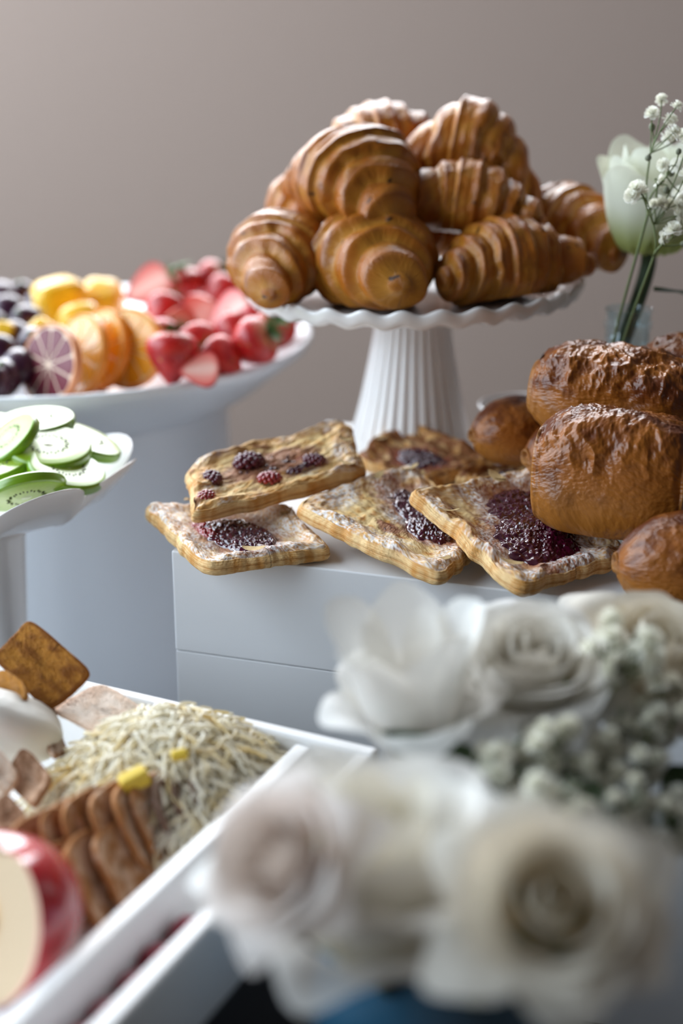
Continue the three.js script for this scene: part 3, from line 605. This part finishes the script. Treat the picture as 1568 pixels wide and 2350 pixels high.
function rose(name, label, p, dir, s, layers, seed, { stemTo, sepals = true, group, spin = 0, stemR = 0.0034 } = {}) {
  const t = thing(name, label, 'rose', p, group), r = rng(seed);
  const q = new THREE.Quaternion().setFromUnitVectors(V(0, 1, 0), V(...dir).normalize());
  t.quaternion.copy(q).multiply(new THREE.Quaternion().setFromAxisAngle(V(0, 1, 0), spin));
  layers.forEach((l, k) => {
    for (let i = 0; i < l.n; i++) {
      const g = petalGeo({ ...l, h: l.h * r(0.93, 1.06), curl: (l.curl ?? 0) * r(0.7, 1.3), r1: l.r1 * r(0.94, 1.06) }, seed * 5 + k * 11 + i * 2.3);
      const m = part(t, 'petal', g, M.petal); m.rotation.y = i * TAU / l.n + k * 0.83 + r(-0.15, 0.15); m.position.y = l.y ?? 0; m.rotation.z = 0; m.scale.setScalar(s);
    }
  });
  if (sepals) for (let i = 0; i < 5; i++) {
    const m = part(t, 'sepal', petalGeo({ r0: 0.006, r1: 0.013, h: 0.022, A: 0.42, curl: 0.008, tip: 0.9, c0: [1, 1, 1], c1: [1, 1, 1] }, i), M.sepal, 'green sepal'); m.rotation.y = i * TAU / 5; m.position.y = -0.004 * s; m.scale.setScalar(s);
  }
  if (stemTo) {
    const inv = t.quaternion.clone().invert(), e = stemTo.clone().sub(p).applyQuaternion(inv), m = e.clone().multiplyScalar(0.45); m.y -= 0.01;
    part(t, 'stem', tube([V(0, 0.004 * s, 0), V(0, -0.012 * s, 0), m, e], stemR, 20, 8), M.stem, 'dark green stem');
  }
  return t;
}
const openRose = (c1, heart, k = 1) => [
  { n: 3, r0: 0.003, r1: 0.0095, h: 0.042, A: 1.35, pw: 0.5, close: 0.5, c0: heart, c1: mix3(heart, c1, 0.8) },
  { n: 4, r0: 0.005, r1: 0.0135, h: 0.0425, A: 1.1, pw: 0.5, close: 0.2, c0: heart, c1: mix3(heart, c1, 0.85) },
  { n: 5, r0: 0.007, r1: 0.0175, h: 0.042, A: 0.95, pw: 0.5, close: 0.05, curl: 0.003, c0: heart, c1: mix3(heart, c1, 0.9) },
  { n: 5, r0: 0.008, r1: 0.0215, h: 0.041, A: 0.9, pw: 0.5, curl: 0.005, c0: heart, c1: mix3(heart, c1, 0.95) },
  { n: 5, r0: 0.008, r1: 0.0265 * k, h: 0.039, A: 0.85, pw: 0.55, curl: 0.007, c0: mix3(heart, c1, 0.3), c1 },
  { n: 6, r0: 0.009, r1: 0.031 * k, h: 0.035, A: 0.72, pw: 0.6, curl: 0.010, c0: mix3(heart, c1, 0.6), c1, point: 0.06 },
  { n: 6, r0: 0.009, r1: 0.035 * k, h: 0.028, A: 0.66, pw: 0.7, curl: 0.013, c0: mix3(heart, c1, 0.7), c1, point: 0.10 },
];
const tallRose = (c1, heart) => [
  { n: 3, r0: 0.003, r1: 0.010, h: 0.060, A: 1.3, pw: 0.5, close: 0.5, c0: heart, c1: mix3(heart, c1, 0.6) },
  { n: 4, r0: 0.008, r1: 0.019, h: 0.066, A: 1.05, pw: 0.5, close: 0.1, c0: heart, c1: mix3(heart, c1, 0.8) },
  { n: 5, r0: 0.011, r1: 0.028, h: 0.066, A: 0.9, pw: 0.55, curl: 0.006, c0: mix3(heart, c1, 0.4), c1 },
  { n: 6, r0: 0.012, r1: 0.034, h: 0.060, A: 0.75, pw: 0.6, curl: 0.012, c0: mix3(heart, c1, 0.6), c1, point: 0.08 },
  { n: 5, r0: 0.012, r1: 0.036, h: 0.040, A: 0.75, pw: 0.6, curl: 0.018, c0: mix3(heart, c1, 0.7), c1, point: 0.10 },
];
const uprightRose = (c1, heart) => [
  { n: 3, r0: 0.003, r1: 0.008, h: 0.036, A: 1.2, pw: 0.6, c0: heart, c1 },
  { n: 4, r0: 0.006, r1: 0.016, h: 0.050, A: 0.75, pw: 0.7, curl: 0.003, point: 0.08, tip: 0.45, c0: heart, c1 },
  { n: 5, r0: 0.010, r1: 0.027, h: 0.061, A: 0.85, pw: 0.6, curl: 0.004, point: 0.05, tip: 0.34, c0: mix3(heart, c1, 0.6), c1 },
  { n: 5, r0: 0.009, r1: 0.029, h: 0.032, A: 0.75, pw: 0.65, curl: 0.010, point: 0.05, c0: mix3(heart, c1, 0.7), c1 },
];
const budRose = (c1, heart) => [
  { n: 3, r0: 0.006, r1: 0.014, h: 0.072, A: 1.2, pw: 0.5, close: 0.4, c0: heart, c1 },
  { n: 4, r0: 0.012, r1: 0.026, h: 0.073, A: 1.0, pw: 0.42, close: 0.25, tip: 0.35, c0: heart, c1 },
  { n: 4, r0: 0.016, r1: 0.034, h: 0.070, A: 0.95, pw: 0.40, close: 0.16, curl: 0.003, tip: 0.35, point: 0.08, c0: heart, c1 },
  { n: 5, r0: 0.018, r1: 0.039, h: 0.060, A: 0.85, pw: 0.42, close: 0.08, curl: 0.006, tip: 0.4, point: 0.12, c0: heart, c1 },
];
function leafGeo(L, W, seed) {
  return sheet(14, 8, (u, v) => { const x = (v - 0.5) * 2, w = W * Math.pow(Math.sin(Math.PI * Math.pow(u, 0.8)), 0.8) * (1 + 0.08 * Math.sin(u * 40)); return [x * w, 0.18 * W * Math.abs(x) - 0.25 * L * u * u + 0.04 * L * ns(u * 3, x, seed), u * L]; });
}
// gypsophila
function blossomGeo(seed) {
  const r = rng(seed), gs = [];
  for (let k = 0; k < 26; k++) {
    const g = sheet(3, 2, (u, v) => { const x = (v - 0.5) * 2; return [x * 0.42 * Math.sin(Math.PI * (0.12 + 0.62 * u)), 0.12 * x * x * u - 0.12 * u * u, u]; });
    g.rotateX(-(1.35 - 1.75 * (k + 0.5) / 26) + r(-0.15, 0.15)).rotateY(k * 2.4 + r(-0.3, 0.3)); gs.push(g);
  }
  return merge(gs);
}
const blossomG = [blossomGeo(1), blossomGeo(2)];
const budG = new THREE.IcosahedronGeometry(1, 1).scale(1, 1.3, 1);
function sprig(label, base, tips, seed, { size = 0.0042, group, twig = 0.0006, budShare = 0.3 } = {}) {
  const t = thing('gypsophila_sprig', label, 'gypsophila', base, group), r = rng(seed), stems = [];
  const fork = tips.reduce((a, b) => a.clone().add(b), V(0, 0, 0)).multiplyScalar(1 / tips.length).sub(base).multiplyScalar(0.78);
  stems.push(tube([V(0, 0, 0), fork.clone().multiplyScalar(0.5).add(V(r(-0.004, 0.004), 0, r(-0.004, 0.004))), fork], twig * 1.8, 10, 5));
  const subs = tips.filter((_, i) => i % 5 === 2).map((p) => fork.clone().lerp(p.clone().sub(base), 0.62));
  for (const q of subs) stems.push(tube([fork, fork.clone().lerp(q, 0.5).add(V(r(-0.004, 0.004), r(-0.003, 0.003), r(-0.004, 0.004))), q], twig * 1.2, 8, 5));
  tips.forEach((p, i) => {
    const e = p.clone().sub(base), from = subs.reduce((a, b) => (b.distanceTo(e) < a.distanceTo(e) ? b : a), fork), mid = from.clone().lerp(e, 0.55).add(V(r(-0.004, 0.004), r(-0.003, 0.003), r(-0.004, 0.004)));
    stems.push(tube([from, mid, e], twig * 0.8, 6, 4));
    const small = r() < budShare, s = small ? size * r(0.3, 0.42) : size * r(0.75, 1.25);
    const b = part(t, small ? 'bud' : 'blossom', small ? budG : blossomG[i % 2], small ? M.bud : M.blossom);
    b.position.copy(e); b.scale.setScalar(s); b.quaternion.setFromUnitVectors(V(0, 1, 0), e.clone().sub(mid).normalize());
  });
  const st = part(t, 'stem', merge(stems), M.fineStem);
  return t;
}

// ---------------------------------------------------------------- glass bottle with rose at the back right
{
  const b = atY(1452, 1010, BTOP); b.set(0.2195, BTOP, -1.105);
  const t = thing('glass_bottle', 'clear glass bottle vase with one white rose, behind the chocolate rolls', 'vase', b);
  const H = 0.138;
  part(t, 'glass', lathe([[0, 0.001], [0.034, 0.001], [0.037, 0.004], [0.038, 0.05], [0.0375, 0.075], [0.034, 0.092], [0.026, 0.103], [0.0185, 0.109], [0.0172, 0.114], [0.0172, 0.122], [0.0185, 0.124], [0.0185, 0.128], [0.0172, 0.130], [0.0175, 0.135], [0.0185, 0.1375], [0.0178, H], [0.0155, H - 0.002], [0.0155, 0.112], [0.024, 0.101], [0.032, 0.090], [0.0352, 0.074], [0.0355, 0.05], [0.0345, 0.007], [0, 0.006]], 96), M.glass);
  part(t, 'water', lathe([[0, 0.0065], [0.034, 0.0075], [0.0351, 0.05], [0.0351, 0.06], [0, 0.06]], 64), M.water);
  rose('rose', 'tall white rose bud with green-tinged petals in the glass bottle', at(1490, 572, 1.155), [-0.03, 1, 0.10], 1.12, budRose([0.82, 0.83, 0.72], [0.46, 0.52, 0.16]), 21, { stemTo: V(b.x - 0.026, b.y + 0.03, b.z), spin: 0.4, stemR: 0.0062 });
  const g = leafGeo(0.07, 0.012, 3);
  const lf = solo('leaf', 'dark green leaf arching right out of the glass bottle', 'leaf', g, M.leaf, at(1500, 665, 1.115)); lf.quaternion.copy(frame(V(-0.3, 1, 0), V(0.1, 0, 1))); lf.rotation.set(-0.35, 1.9, 0.2);
  const r = rng(51), tips = [], D = 1.03;
  for (const [x, y] of [[1519, 230], [1553, 245], [1497, 262], [1497, 292], [1537, 278], [1545, 305], [1531, 318], [1558, 348], [1568, 310], [1552, 380], [1540, 398], [1488, 362], [1523, 378], [1513, 415], [1530, 437], [1560, 440], [1450, 450], [1467, 428], [1460, 433], [1472, 440], [1500, 470], [1514, 470], [1535, 470], [1556, 470], [1565, 490], [1545, 530], [1575, 400], [1580, 330], [1590, 500], [1555, 495], [1522, 545], [1570, 560]]) tips.push(at(x, y, D + r(-0.012, 0.02)));
  sprig('airy sprig of small white gypsophila in front of the tall rose bud', V(b.x - 0.022, b.y + 0.05, b.z + 0.006), tips.slice(0, 18), 5, { size: 0.0060, budShare: 0.38 });
  sprig('lower dense gypsophila sprig beside the tall rose bud, at the picture edge', V(b.x - 0.018, b.y + 0.05, b.z + 0.010), tips.slice(18), 6, { size: 0.0058, budShare: 0.2 });
}

// ---------------------------------------------------------------- cheese and cracker tray
const TA = rad(26), TW = V(Math.cos(TA), 0, Math.sin(TA)), TD = V(-Math.sin(TA), 0, Math.cos(TA)), T0 = V(-0.1239, 0, -0.8287), TB = 0.058, TH = 0.110, TF = 0.068;
const hT = (y) => 0.0463 + 0.911 * y; // heights of what lies in the tray
const inTray = (w, d, y) => T0.clone().addScaledVector(TW, w).addScaledVector(TD, d).setY(y);
{
  const W0 = -0.237, W1 = 0.163, D1 = 0.51, w = 0.0105, t = thing('serving_tray', 'white divided serving tray with crackers, shredded cheese and fruit', 'tray', inTray((W0 + W1) / 2, D1 / 2, TB));
  t.rotation.y = -TA;
  const X = (v) => v - (W0 + W1) / 2, Z = (v) => v - D1 / 2, cw = W1 - W0;
  part(t, 'base', box(cw - 0.001, TF - TB, D1 - 0.001, 0, (TF - TB) / 2, 0, 0.003), M.trayWhite);
  part(t, 'rim', box(cw, TH - TB, w, 0, (TH - TB) / 2, Z(w / 2), 0.003), M.trayWhite);
  part(t, 'rim', box(cw, TH - TB, w, 0, (TH - TB) / 2, Z(D1 - w / 2), 0.003), M.trayWhite);
  part(t, 'rim', box(w, TH - TB, D1 - 2 * w, X(W0 + w / 2), (TH - TB) / 2, 0, 0.003), M.trayWhite);
  part(t, 'rim', box(w, TH - TB, D1 - 2 * w, X(W1 - w / 2), (TH - TB) / 2, 0, 0.003), M.trayWhite);
  part(t, 'divider', box(0.0118, TH - TF - 0.003, D1 - 2 * w - 0.001, X(0.1191), TF - TB + (TH - TF - 0.003) / 2, 0, 0.003), M.trayWhite);
}
{
  const t = solo('tray_riser', 'low black riser block underneath the white serving tray', 'riser', box(0.37, TB - TAB, 0.48, 0, (TB + TAB) / 2, 0, 0.004), M.table, inTray(-0.037, 0.255, 0)); t.rotation.y = -TA;
}
// crackers: four corners, thickness, colours
const CPROF = [[0, 0], [0.6, 0], [0.93, 0], [0.99, 0.15], [1.0, 0.5], [0.99, 0.85], [0.93, 1], [0.83, 1], [0.73, 1], [0.63, 1], [0.53, 1], [0.43, 1], [0.33, 1], [0.23, 1], [0.12, 1], [0, 1]];
function cracker(name, label, category, cs, th, ca, cb, seed, group, bend = 0, p = 7, spots = 1) {
  const cen = cs[0].clone().add(cs[1]).add(cs[2]).add(cs[3]).multiplyScalar(0.25);
  const g = slabGeo(cs.map((c) => c.clone().sub(cen)), CPROF.map(([a, b]) => [a, b * th]), p, 0.035, seed, (u, v, ro) => {
    const n1 = fbm(u * 2 + seed, v * 2, seed, 4), n2 = ns(u * 22 + seed, v * 22, seed);
    let c = mix3(ca, cb, sst(-0.25, 0.3, n1 + 0.25 * (ro > 0.9 ? 1 : 0)));
    c = mix3(c, [0.10, 0.05, 0.02], sst(0.35, 0.55, n2) * 0.6 * spots);
    return [0.0012 * n1 + 0.0005 * n2, c];
  }, 160, 72, bend);
  return solo(name, label, category, g, M.cracker, cen, group);
}
const TAN = [0.50, 0.21, 0.030], DARKTAN = [0.24, 0.080, 0.010], PALE = [0.95, 0.78, 0.64], PALE2 = [0.85, 0.62, 0.46], BROWN = [0.36, 0.19, 0.10], BROWN2 = [0.24, 0.11, 0.055];
{
  const G = 'crackers in the serving tray', q = (l) => l.map((c) => at(...c));
  const q2 = (l) => l.map(([x, y, h]) => atY(x, y, hT(h)));
  cracker('cracker', 'toasted brown square cracker standing on its corner, topmost in the tray', 'cracker', q([[-14, 1512, 0.897], [72, 1420, 0.902], [222, 1548, 0.888], [118, 1640, 0.876]]), 0.0035, TAN, DARKTAN, 2, G, 0.003);
  cracker('cracker', 'curled tan cracker at the left edge, below the standing brown square', 'cracker', q([[-40, 1590, 0.879], [10, 1545, 0.884], [82, 1590, 0.865], [40, 1640, 0.856]]), 0.004, TAN, [0.45, 0.2, 0.05], 3, G, 0.006, 3);
  cracker('cracker', 'pale speckled cracker lying flat beside the shredded cheese', 'cracker', q2([[108, 1626, 0.078], [262, 1715, 0.070], [360, 1650, 0.076], [225, 1562, 0.088]]), 0.003, PALE, PALE2, 4, G, -0.004, 6);
  cracker('cracker', 'rough cracker seen on edge between the white cheese and the pale cracker', 'cracker', q2([[48, 1618, 0.084], [120, 1752, 0.060], [150, 1738, 0.058], [118, 1622, 0.078]]), 0.004, PALE, BROWN, 5, G, 0.002);
  cracker('cracker', 'folded tan cracker below the white cheese', 'cracker', q2([[22, 1805, 0.060], [92, 1872, 0.056], [135, 1800, 0.062], [70, 1722, 0.075]]), 0.005, [0.66, 0.42, 0.28], BROWN, 6, G, 0.004, 5);
  cracker('cracker', 'pinkish cracker at the left edge of the picture, left of the folded one', 'cracker', q2([[-50, 1790, 0.07], [0, 1856, 0.062], [48, 1790, 0.066], [-5, 1722, 0.078]]), 0.005, PALE, PALE2, 7, G, 0, 5);
  cracker('cracker', 'cracker corner just above the cut red apple', 'cracker', q2([[-40, 1890, 0.066], [20, 1950, 0.058], [62, 1880, 0.060], [10, 1826, 0.070]]), 0.005, [0.66, 0.42, 0.28], BROWN, 8, G, 0, 5);
  // dried slices standing in a fan
  const r = rng(14), F = 'toasted slices fanned along the tray divider';
  const fan = [[100, 1945, 0.060], [152, 1912, 0.061], [204, 1893, 0.061], [256, 1876, 0.061], [304, 1862, 0.061], [350, 1850, 0.060], [394, 1846, 0.058], [432, 1838, 0.057], [464, 1826, 0.057], [128, 2030, 0.048], [190, 2000, 0.048], [252, 1968, 0.048]];
  const words = ['first from the apple', 'second from the apple', 'third from the apple', 'fourth from the apple', 'fifth from the apple', 'sixth from the apple', 'under the yellow cheese piece', 'last but one before the divider', 'at the divider end of the row', 'low in front, touching the apple', 'low in front, second from the apple', 'low in front, closest to the divider'];
  fan.forEach(([px, py, h], i) => {
    const c = atY(px, py, hT(h)), lean = r(0.35, 0.6), yaw = rad(lerp(35, 70, i / 11) + r(-8, 8)), s = r(0.020, 0.024);
    const nrm = V(Math.sin(yaw) * 0.9, 0.25 + lean * 0.3, Math.cos(yaw) * 0.6).normalize(), sd = V().crossVectors(V(0, 1, 0), nrm).normalize(), up = V().crossVectors(nrm, sd);
    const cs = [[-1, -1], [1, -1], [1, 1], [-1, 1]].map(([a, b]) => c.clone().addScaledVector(sd, a * s * 1.0).addScaledVector(up, b * s * 1.15 - s * 0.35));
    const grey = i >= 6 && i < 9;
    cracker('toasted_slice', `${i >= 6 && i < 9 ? 'greyish' : 'brown'} toasted slice in the fan, ${words[i]}`, 'toast', cs, 0.0045, grey ? [0.36, 0.24, 0.19] : [0.72, 0.46, 0.30], grey ? [0.22, 0.14, 0.10] : [0.42, 0.18, 0.06], 20 + i, F, 0.006, 3);
  });
}
// soft white cheese
{
  const g = new THREE.IcosahedronGeometry(1, 24), p = g.attributes.position, q = V();
  for (let i = 0; i < p.count; i++) { q.fromBufferAttribute(p, i); const m = Math.pow(Math.abs(q.x) ** 2.6 + Math.abs(q.y) ** 2.6 + Math.abs(q.z) ** 2.6, -1 / 2.6) * (1 + 0.05 * fbm(q.x * 1.3, q.y * 1.3, q.z * 1.3, 3)); p.setXYZ(i, q.x * m * 0.032, q.y * m * 0.020 * (1 - 0.25 * q.x), q.z * m * 0.020); }
  g.computeVertexNormals();
  const m = solo('soft_cheese', 'smooth white piece of soft cheese at the left edge, under the crackers', 'cheese', g, M.brie, at(18, 1672, 0.861)); m.rotation.set(0.1, 0.2, -0.35);
}
// shredded cheese
{
  const r = rng(33), gs = [];
  const hill = (w, d) => Math.sqrt(Math.max(0, 1 - ((w - 0.053) / 0.064) ** 2) * Math.max(0, 1 - ((d - 0.056) / 0.060) ** 2));
  const bed = sheet(40, 40, (u, v) => { const w = lerp(-0.010, 0.1125, u), d = lerp(0.0112, 0.116, v), p = inTray(w, d, TF + 0.001 + 0.046 * hill(w, d) + 0.006 * fbm(w * 60, d * 60, 1, 3) * hill(w, d)); return [p.x, p.y, p.z, 0.97, 0.92, 0.75]; });
  gs.push(bed);
  const n = 2300;
  for (let i = 0; i < n; i++) {
    const w = r(-0.006, 0.110), d = r(0.015, 0.114), e = hill(w, d);
    const y = TF + 0.003 + 0.048 * e + r(-0.004, 0.008) * e, c = inTray(w, d, y);
    const a = r(0, TAU), L = r(0.016, 0.034), f = r(0.0006, 0.0012);
    const bendA = r(0.4, 2.6) * (r() < 0.5 ? -1 : 1), pts = []; // an arc lying on the heap, ends drooping
    for (let q = -2; q <= 2; q++) { const b = a + bendA * q / 4, R = L / Math.abs(bendA); pts.push(V(c.x + Math.sign(bendA) * R * (Math.sin(b) - Math.sin(a)), c.y - 0.0012 * q * q + r(-0.001, 0.0015) + 0.003, c.z + Math.sign(bendA) * R * (Math.cos(b) - Math.cos(a)))); }
    const g = tube(pts, f, 10, 5), t = r(0, 1), col = mix3([1, 1, 1], [0.98, 0.86, 0.50], t * t * t * t), C = new Float32Array(g.attributes.position.count * 3);
    for (let q = 0; q < C.length; q += 3) C.set(col, q);
    g.setAttribute('color', new THREE.BufferAttribute(C, 3)); gs.push(g);
  }
  for (let i = 0; i < 60; i++) { // strands fallen behind the divider
    const c = inTray(r(0.129, 0.149), r(0.02, 0.09), TF + r(0.002, 0.03)), a = r(0, TAU), L = r(0.012, 0.02), g = tube([-1, 0, 1].map((s) => c.clone().add(V(Math.cos(a) * s * L / 2, 0.004 * (1 - s * s), Math.sin(a) * s * L / 2))), 0.0012, 8, 5), C = new Float32Array(g.attributes.position.count * 3);
    for (let q = 0; q < C.length; q += 3) C.set([0.95, 0.86, 0.6], q);
    g.setAttribute('color', new THREE.BufferAttribute(C, 3)); gs.push(g);
  }
  tag(solo('shredded_cheese', 'heap of pale yellow shredded cheese along the back of the tray', 'cheese', merge(gs), M.cheese), null, null, null, 'stuff');
  const cg = (s) => new RoundedBoxGeometry(0.016 * s, 0.011 * s, 0.009 * s, 2, 0.002);
  const a = solo('yellow_cheese_cube', 'bright yellow cheese piece at the front of the shredded cheese', 'cheese', cg(1), M.yellowCheese, atY(308, 1790, hT(0.080))); a.rotation.set(0.2, 0.5, 0.2);
  const b = solo('yellow_cheese_cube', 'small yellow cheese piece in the middle of the shredded cheese', 'cheese', cg(0.6), M.yellowCheese, atY(412, 1732, hT(0.088))); b.rotation.set(0.5, 0.2, 0);
}
// halved red apple
{
  const prof = (t) => { const a = t * Math.PI; return [Math.sin(a) * (1 + 0.12 * Math.cos(a)), Math.cos(a) * 0.92 - 0.22 * Math.exp(-((t / 0.10) ** 2)) + 0.12 * Math.exp(-(((1 - t) / 0.08) ** 2))]; };
  const t = thing('apple_half', 'glossy red apple half with its cream cut face, bottom left of the tray', 'apple', at(-30, 2105, 0.697));
  part(t, 'skin', sheet(48, 60, (u, v) => { const [r, y] = prof(u), a = v * Math.PI; return [r * Math.cos(a), y, -r * Math.sin(a)]; }), M.appleSkin);
  part(t, 'cut_face', sheet(48, 40, (u, v) => {
    const [r, y] = prof(u), x = v * 2 - 1, e = Math.hypot(x * r * 1.1, y * 0.9);
    let c = mix3([0.58, 0.42, 0.26], [0.62, 0.46, 0.29], e); c = mix3(c, [0.62, 0.30, 0.05], sst(0.34, 0.12, e)); c = mix3(c, [0.80, 0.40, 0.32], sst(0.90, 1.0, Math.abs(x)));
    return [r * x, y, 0, ...c];
  }, { flip: true }), M.appleFlesh, 'cream cut face with darker core');
  const seed = new THREE.SphereGeometry(0.09, 12, 8).scale(0.6, 1.2, 0.4);
  for (const s of [-1, 1]) { const m = part(t, 'seed', seed, M.seed); m.position.set(s * 0.12, 0, 0.02); m.rotation.z = s * 0.3; }
  t.quaternion.copy(frame(V(0.12, 0.95, -0.25), V(0.66, -0.08, 0.75))); t.scale.setScalar(0.0447);
}
// raspberries right of the divider
{
  const gs = [], r = rng(3);
  for (let k = 0; k < 60; k++) { const y = 1 - 1.85 * (k + 0.5) / 60, a = k * 2.39996, rr = Math.sqrt(Math.max(0, 1 - y * y)) * (1 - 0.18 * y); gs.push(new THREE.IcosahedronGeometry(0.0026, 1).translate(0.0088 * rr * Math.cos(a), 0.0105 * y, 0.0088 * rr * Math.sin(a))); }
  gs.push(new THREE.SphereGeometry(0.0078, 16, 10).scale(1, 1.15, 1));
  const g = merge(gs), mat = phys([0.30, 0.010, 0.035], 0.35, { clearcoat: 0.3 }), cup = lathe([[0.002, -0.009], [0.0045, -0.0105], [0.005, -0.0118], [0.003, -0.0115]], 16);
  const words = ['nearest the front left rose', 'second from the front left rose', 'third from the front left rose', 'fourth from the front left rose', 'fifth from the front left rose', 'sixth from the front left rose', 'seventh from the front left rose', 'at the very bottom edge'];
  [0.172, 0.194, 0.217, 0.240, 0.263, 0.286, 0.310, 0.334].forEach((d, i) => {
    const t = thing('raspberry', `dark red raspberry in the narrow tray channel, ${words[i]}`, 'raspberry', inTray(0.1385 + r(-0.003, 0.003), d, TF + 0.0115), 'raspberries in the tray channel');
    part(t, 'drupelets', g, mat); part(t, 'hollow', cup, mat); t.rotation.set(r(-1.4, 1.4), r(0, 6), r(-1.4, 1.4)); t.scale.setScalar(1.02);
  });
}

// ---------------------------------------------------------------- foreground bouquet
const BV = V(0.046, 0, -0.575);
{
  const t = thing('flower_vase', 'vase under the white bouquet in front, blue window reflection painted into its colour', 'vase', BV.clone().setY(TAB));
  part(t, 'body', lathe([[0, TAB], [0.046, TAB], [0.050, TAB + 0.004], [0.055, -0.03], [0.060, 0.03], [0.063, 0.06], [0.060, 0.09], [0.052, 0.118], [0.047, 0.132], [0.048, 0.138], [0.050, 0.140], [0.0485, 0.141], [0.045, 0.138], [0.044, 0.132], [0.049, 0.118], [0.056, 0.09], [0.058, 0.05], [0.050, -0.03], [0.044, TAB + 0.008], [0, TAB + 0.007]], 96).translate(0, -TAB, 0), M.windowBlue);
  const m = V(BV.x, 0.10, BV.z), G = 'white roses of the foreground bouquet';
  const R = (label, px, py, d, dir, s, layers, seed, spin = 0) => rose('rose', label, at(px, py, d), dir, s, layers, seed, { stemTo: m.clone().add(V((seed % 5 - 2) * 0.008, -0.05, (seed % 3 - 1) * 0.01)), group: G, spin });
  R('large open cream rose with golden heart, front right of the bouquet', 1252, 2120, 0.55, [-0.03, 0.74, 0.66], 1.03, openRose(CREAM, WARM, 0.93), 41, 0.3);
  R('cream rose with peach heart facing left, front left of the bouquet', 712, 2015, 0.575, [-0.55, 0.66, 0.5], 0.86, openRose(BLUSH, PEACH), 42, 0.8);
  R('white rose opening upwards in the middle of the bouquet', 872, 2185, 0.62, [-0.02, 0.98, 0.14], 1.27, tallRose(WHITE, [0.86, 0.78, 0.52]), 43, 1.1);
  R('white rose with tall upright petals, back left of the bouquet', 958, 1718, 0.745, [-0.10, 0.98, 0.12], 1.30, uprightRose(WHITE, BLUSH), 44, 0.2);
  R('bright white rose at the back of the bouquet, right of the upright one', 1212, 1625, 0.765, [0.0, 0.93, 0.3], 1.2, openRose(WHITE, [0.78, 0.68, 0.48]), 45, 0.5);
  R('soft cream rose at the back right, wrapped in gypsophila', 1465, 1610, 0.80, [0.15, 0.92, 0.3], 1.28, openRose(CREAM, [0.74, 0.66, 0.42]), 46, 0.9);
  const r = rng(61), fr = [
    [1140, 1790, 0.70, 70, 75, 'gypsophila sprig under the bright white back rose, left part'], [1290, 1740, 0.705, 90, 80, 'gypsophila sprig in the centre right of the bouquet'],
    [1260, 1850, 0.675, 90, 70, 'gypsophila sprig just above the large front right rose'], [1430, 1720, 0.715, 90, 90, 'gypsophila sprig right of the centre, below the cream back rose'],
    [1480, 1880, 0.69, 90, 110, 'gypsophila sprig at the right edge, beside the large front rose'], [1420, 1500, 0.735, 90, 80, 'gypsophila sprig standing in front of the cream back rose'],
    [1530, 1640, 0.735, 60, 90, 'gypsophila sprig at the right edge, beneath the cream back rose'],
  ];
  fr.forEach(([px, py, d, sx, sy, label], i) => {
    const tips = []; for (let k = 0; k < 36; k++) { const a = r(0, TAU), q = Math.sqrt(r()); tips.push(at(px + sx * q * Math.cos(a), py + sy * q * Math.sin(a), d + r(-0.02, 0.02))); }
    sprig(label, m.clone().add(V(0.01 * (i - 3), -0.02, 0)), tips, 70 + i, { size: 0.0055, group: 'gypsophila in the foreground bouquet', budShare: 0.1 });
  });
  const lv = [[1010, 1760, 0.71, 'dark leaf below the upright white rose', 0.06, [0.4, 1, 0.3], 0.4], [1110, 1830, 0.68, 'dark leaf between the middle rose and the gypsophila', 0.06, [0.2, 1, 0.5], 2.2], [1500, 2010, 0.64, 'broad dark leaf to the right of the large front rose', 0.07, [-0.1, 0.8, 0.6], 1.0], [1540, 1760, 0.74, 'dark leaf at the right edge behind the gypsophila', 0.07, [-0.1, 0.8, 0.6], -0.5], [1060, 2250, 0.62, 'shaded leaf low between the two front roses', 0.06, [0, 1, 0.5], 3.0], [1330, 1800, 0.71, 'dark leaf hidden deep among the gypsophila', 0.07, [0, 1, 0.5], 1.4], [1400, 1950, 0.66, 'dark leaf behind the large front rose', 0.07, [0.1, 1, 0.4], 2.6]];
  lv.forEach(([px, py, d, label, L, up, yaw], i) => {
    const c = at(px, py, d), t = thing('rose_leaf', label, 'leaf', c, 'dark leaves in the foreground bouquet');
    const b = part(t, 'blade', leafGeo(L, L * 0.28, i), M.leaf); b.quaternion.copy(frame(V(...up), V(Math.cos(yaw), 0, Math.sin(yaw)))); b.position.set(0, 0, 0);
    part(t, 'stem', tube([V(0, 0, 0), m.clone().sub(c).multiplyScalar(0.5).add(V(0, -0.01, 0)), m.clone().sub(c)], 0.0013, 10, 5), M.stem);
  });
}

scene.traverse((o) => { if (o.isMesh) { o.castShadow = true; o.receiveShadow = true; } });
renderer.render(scene, camera);
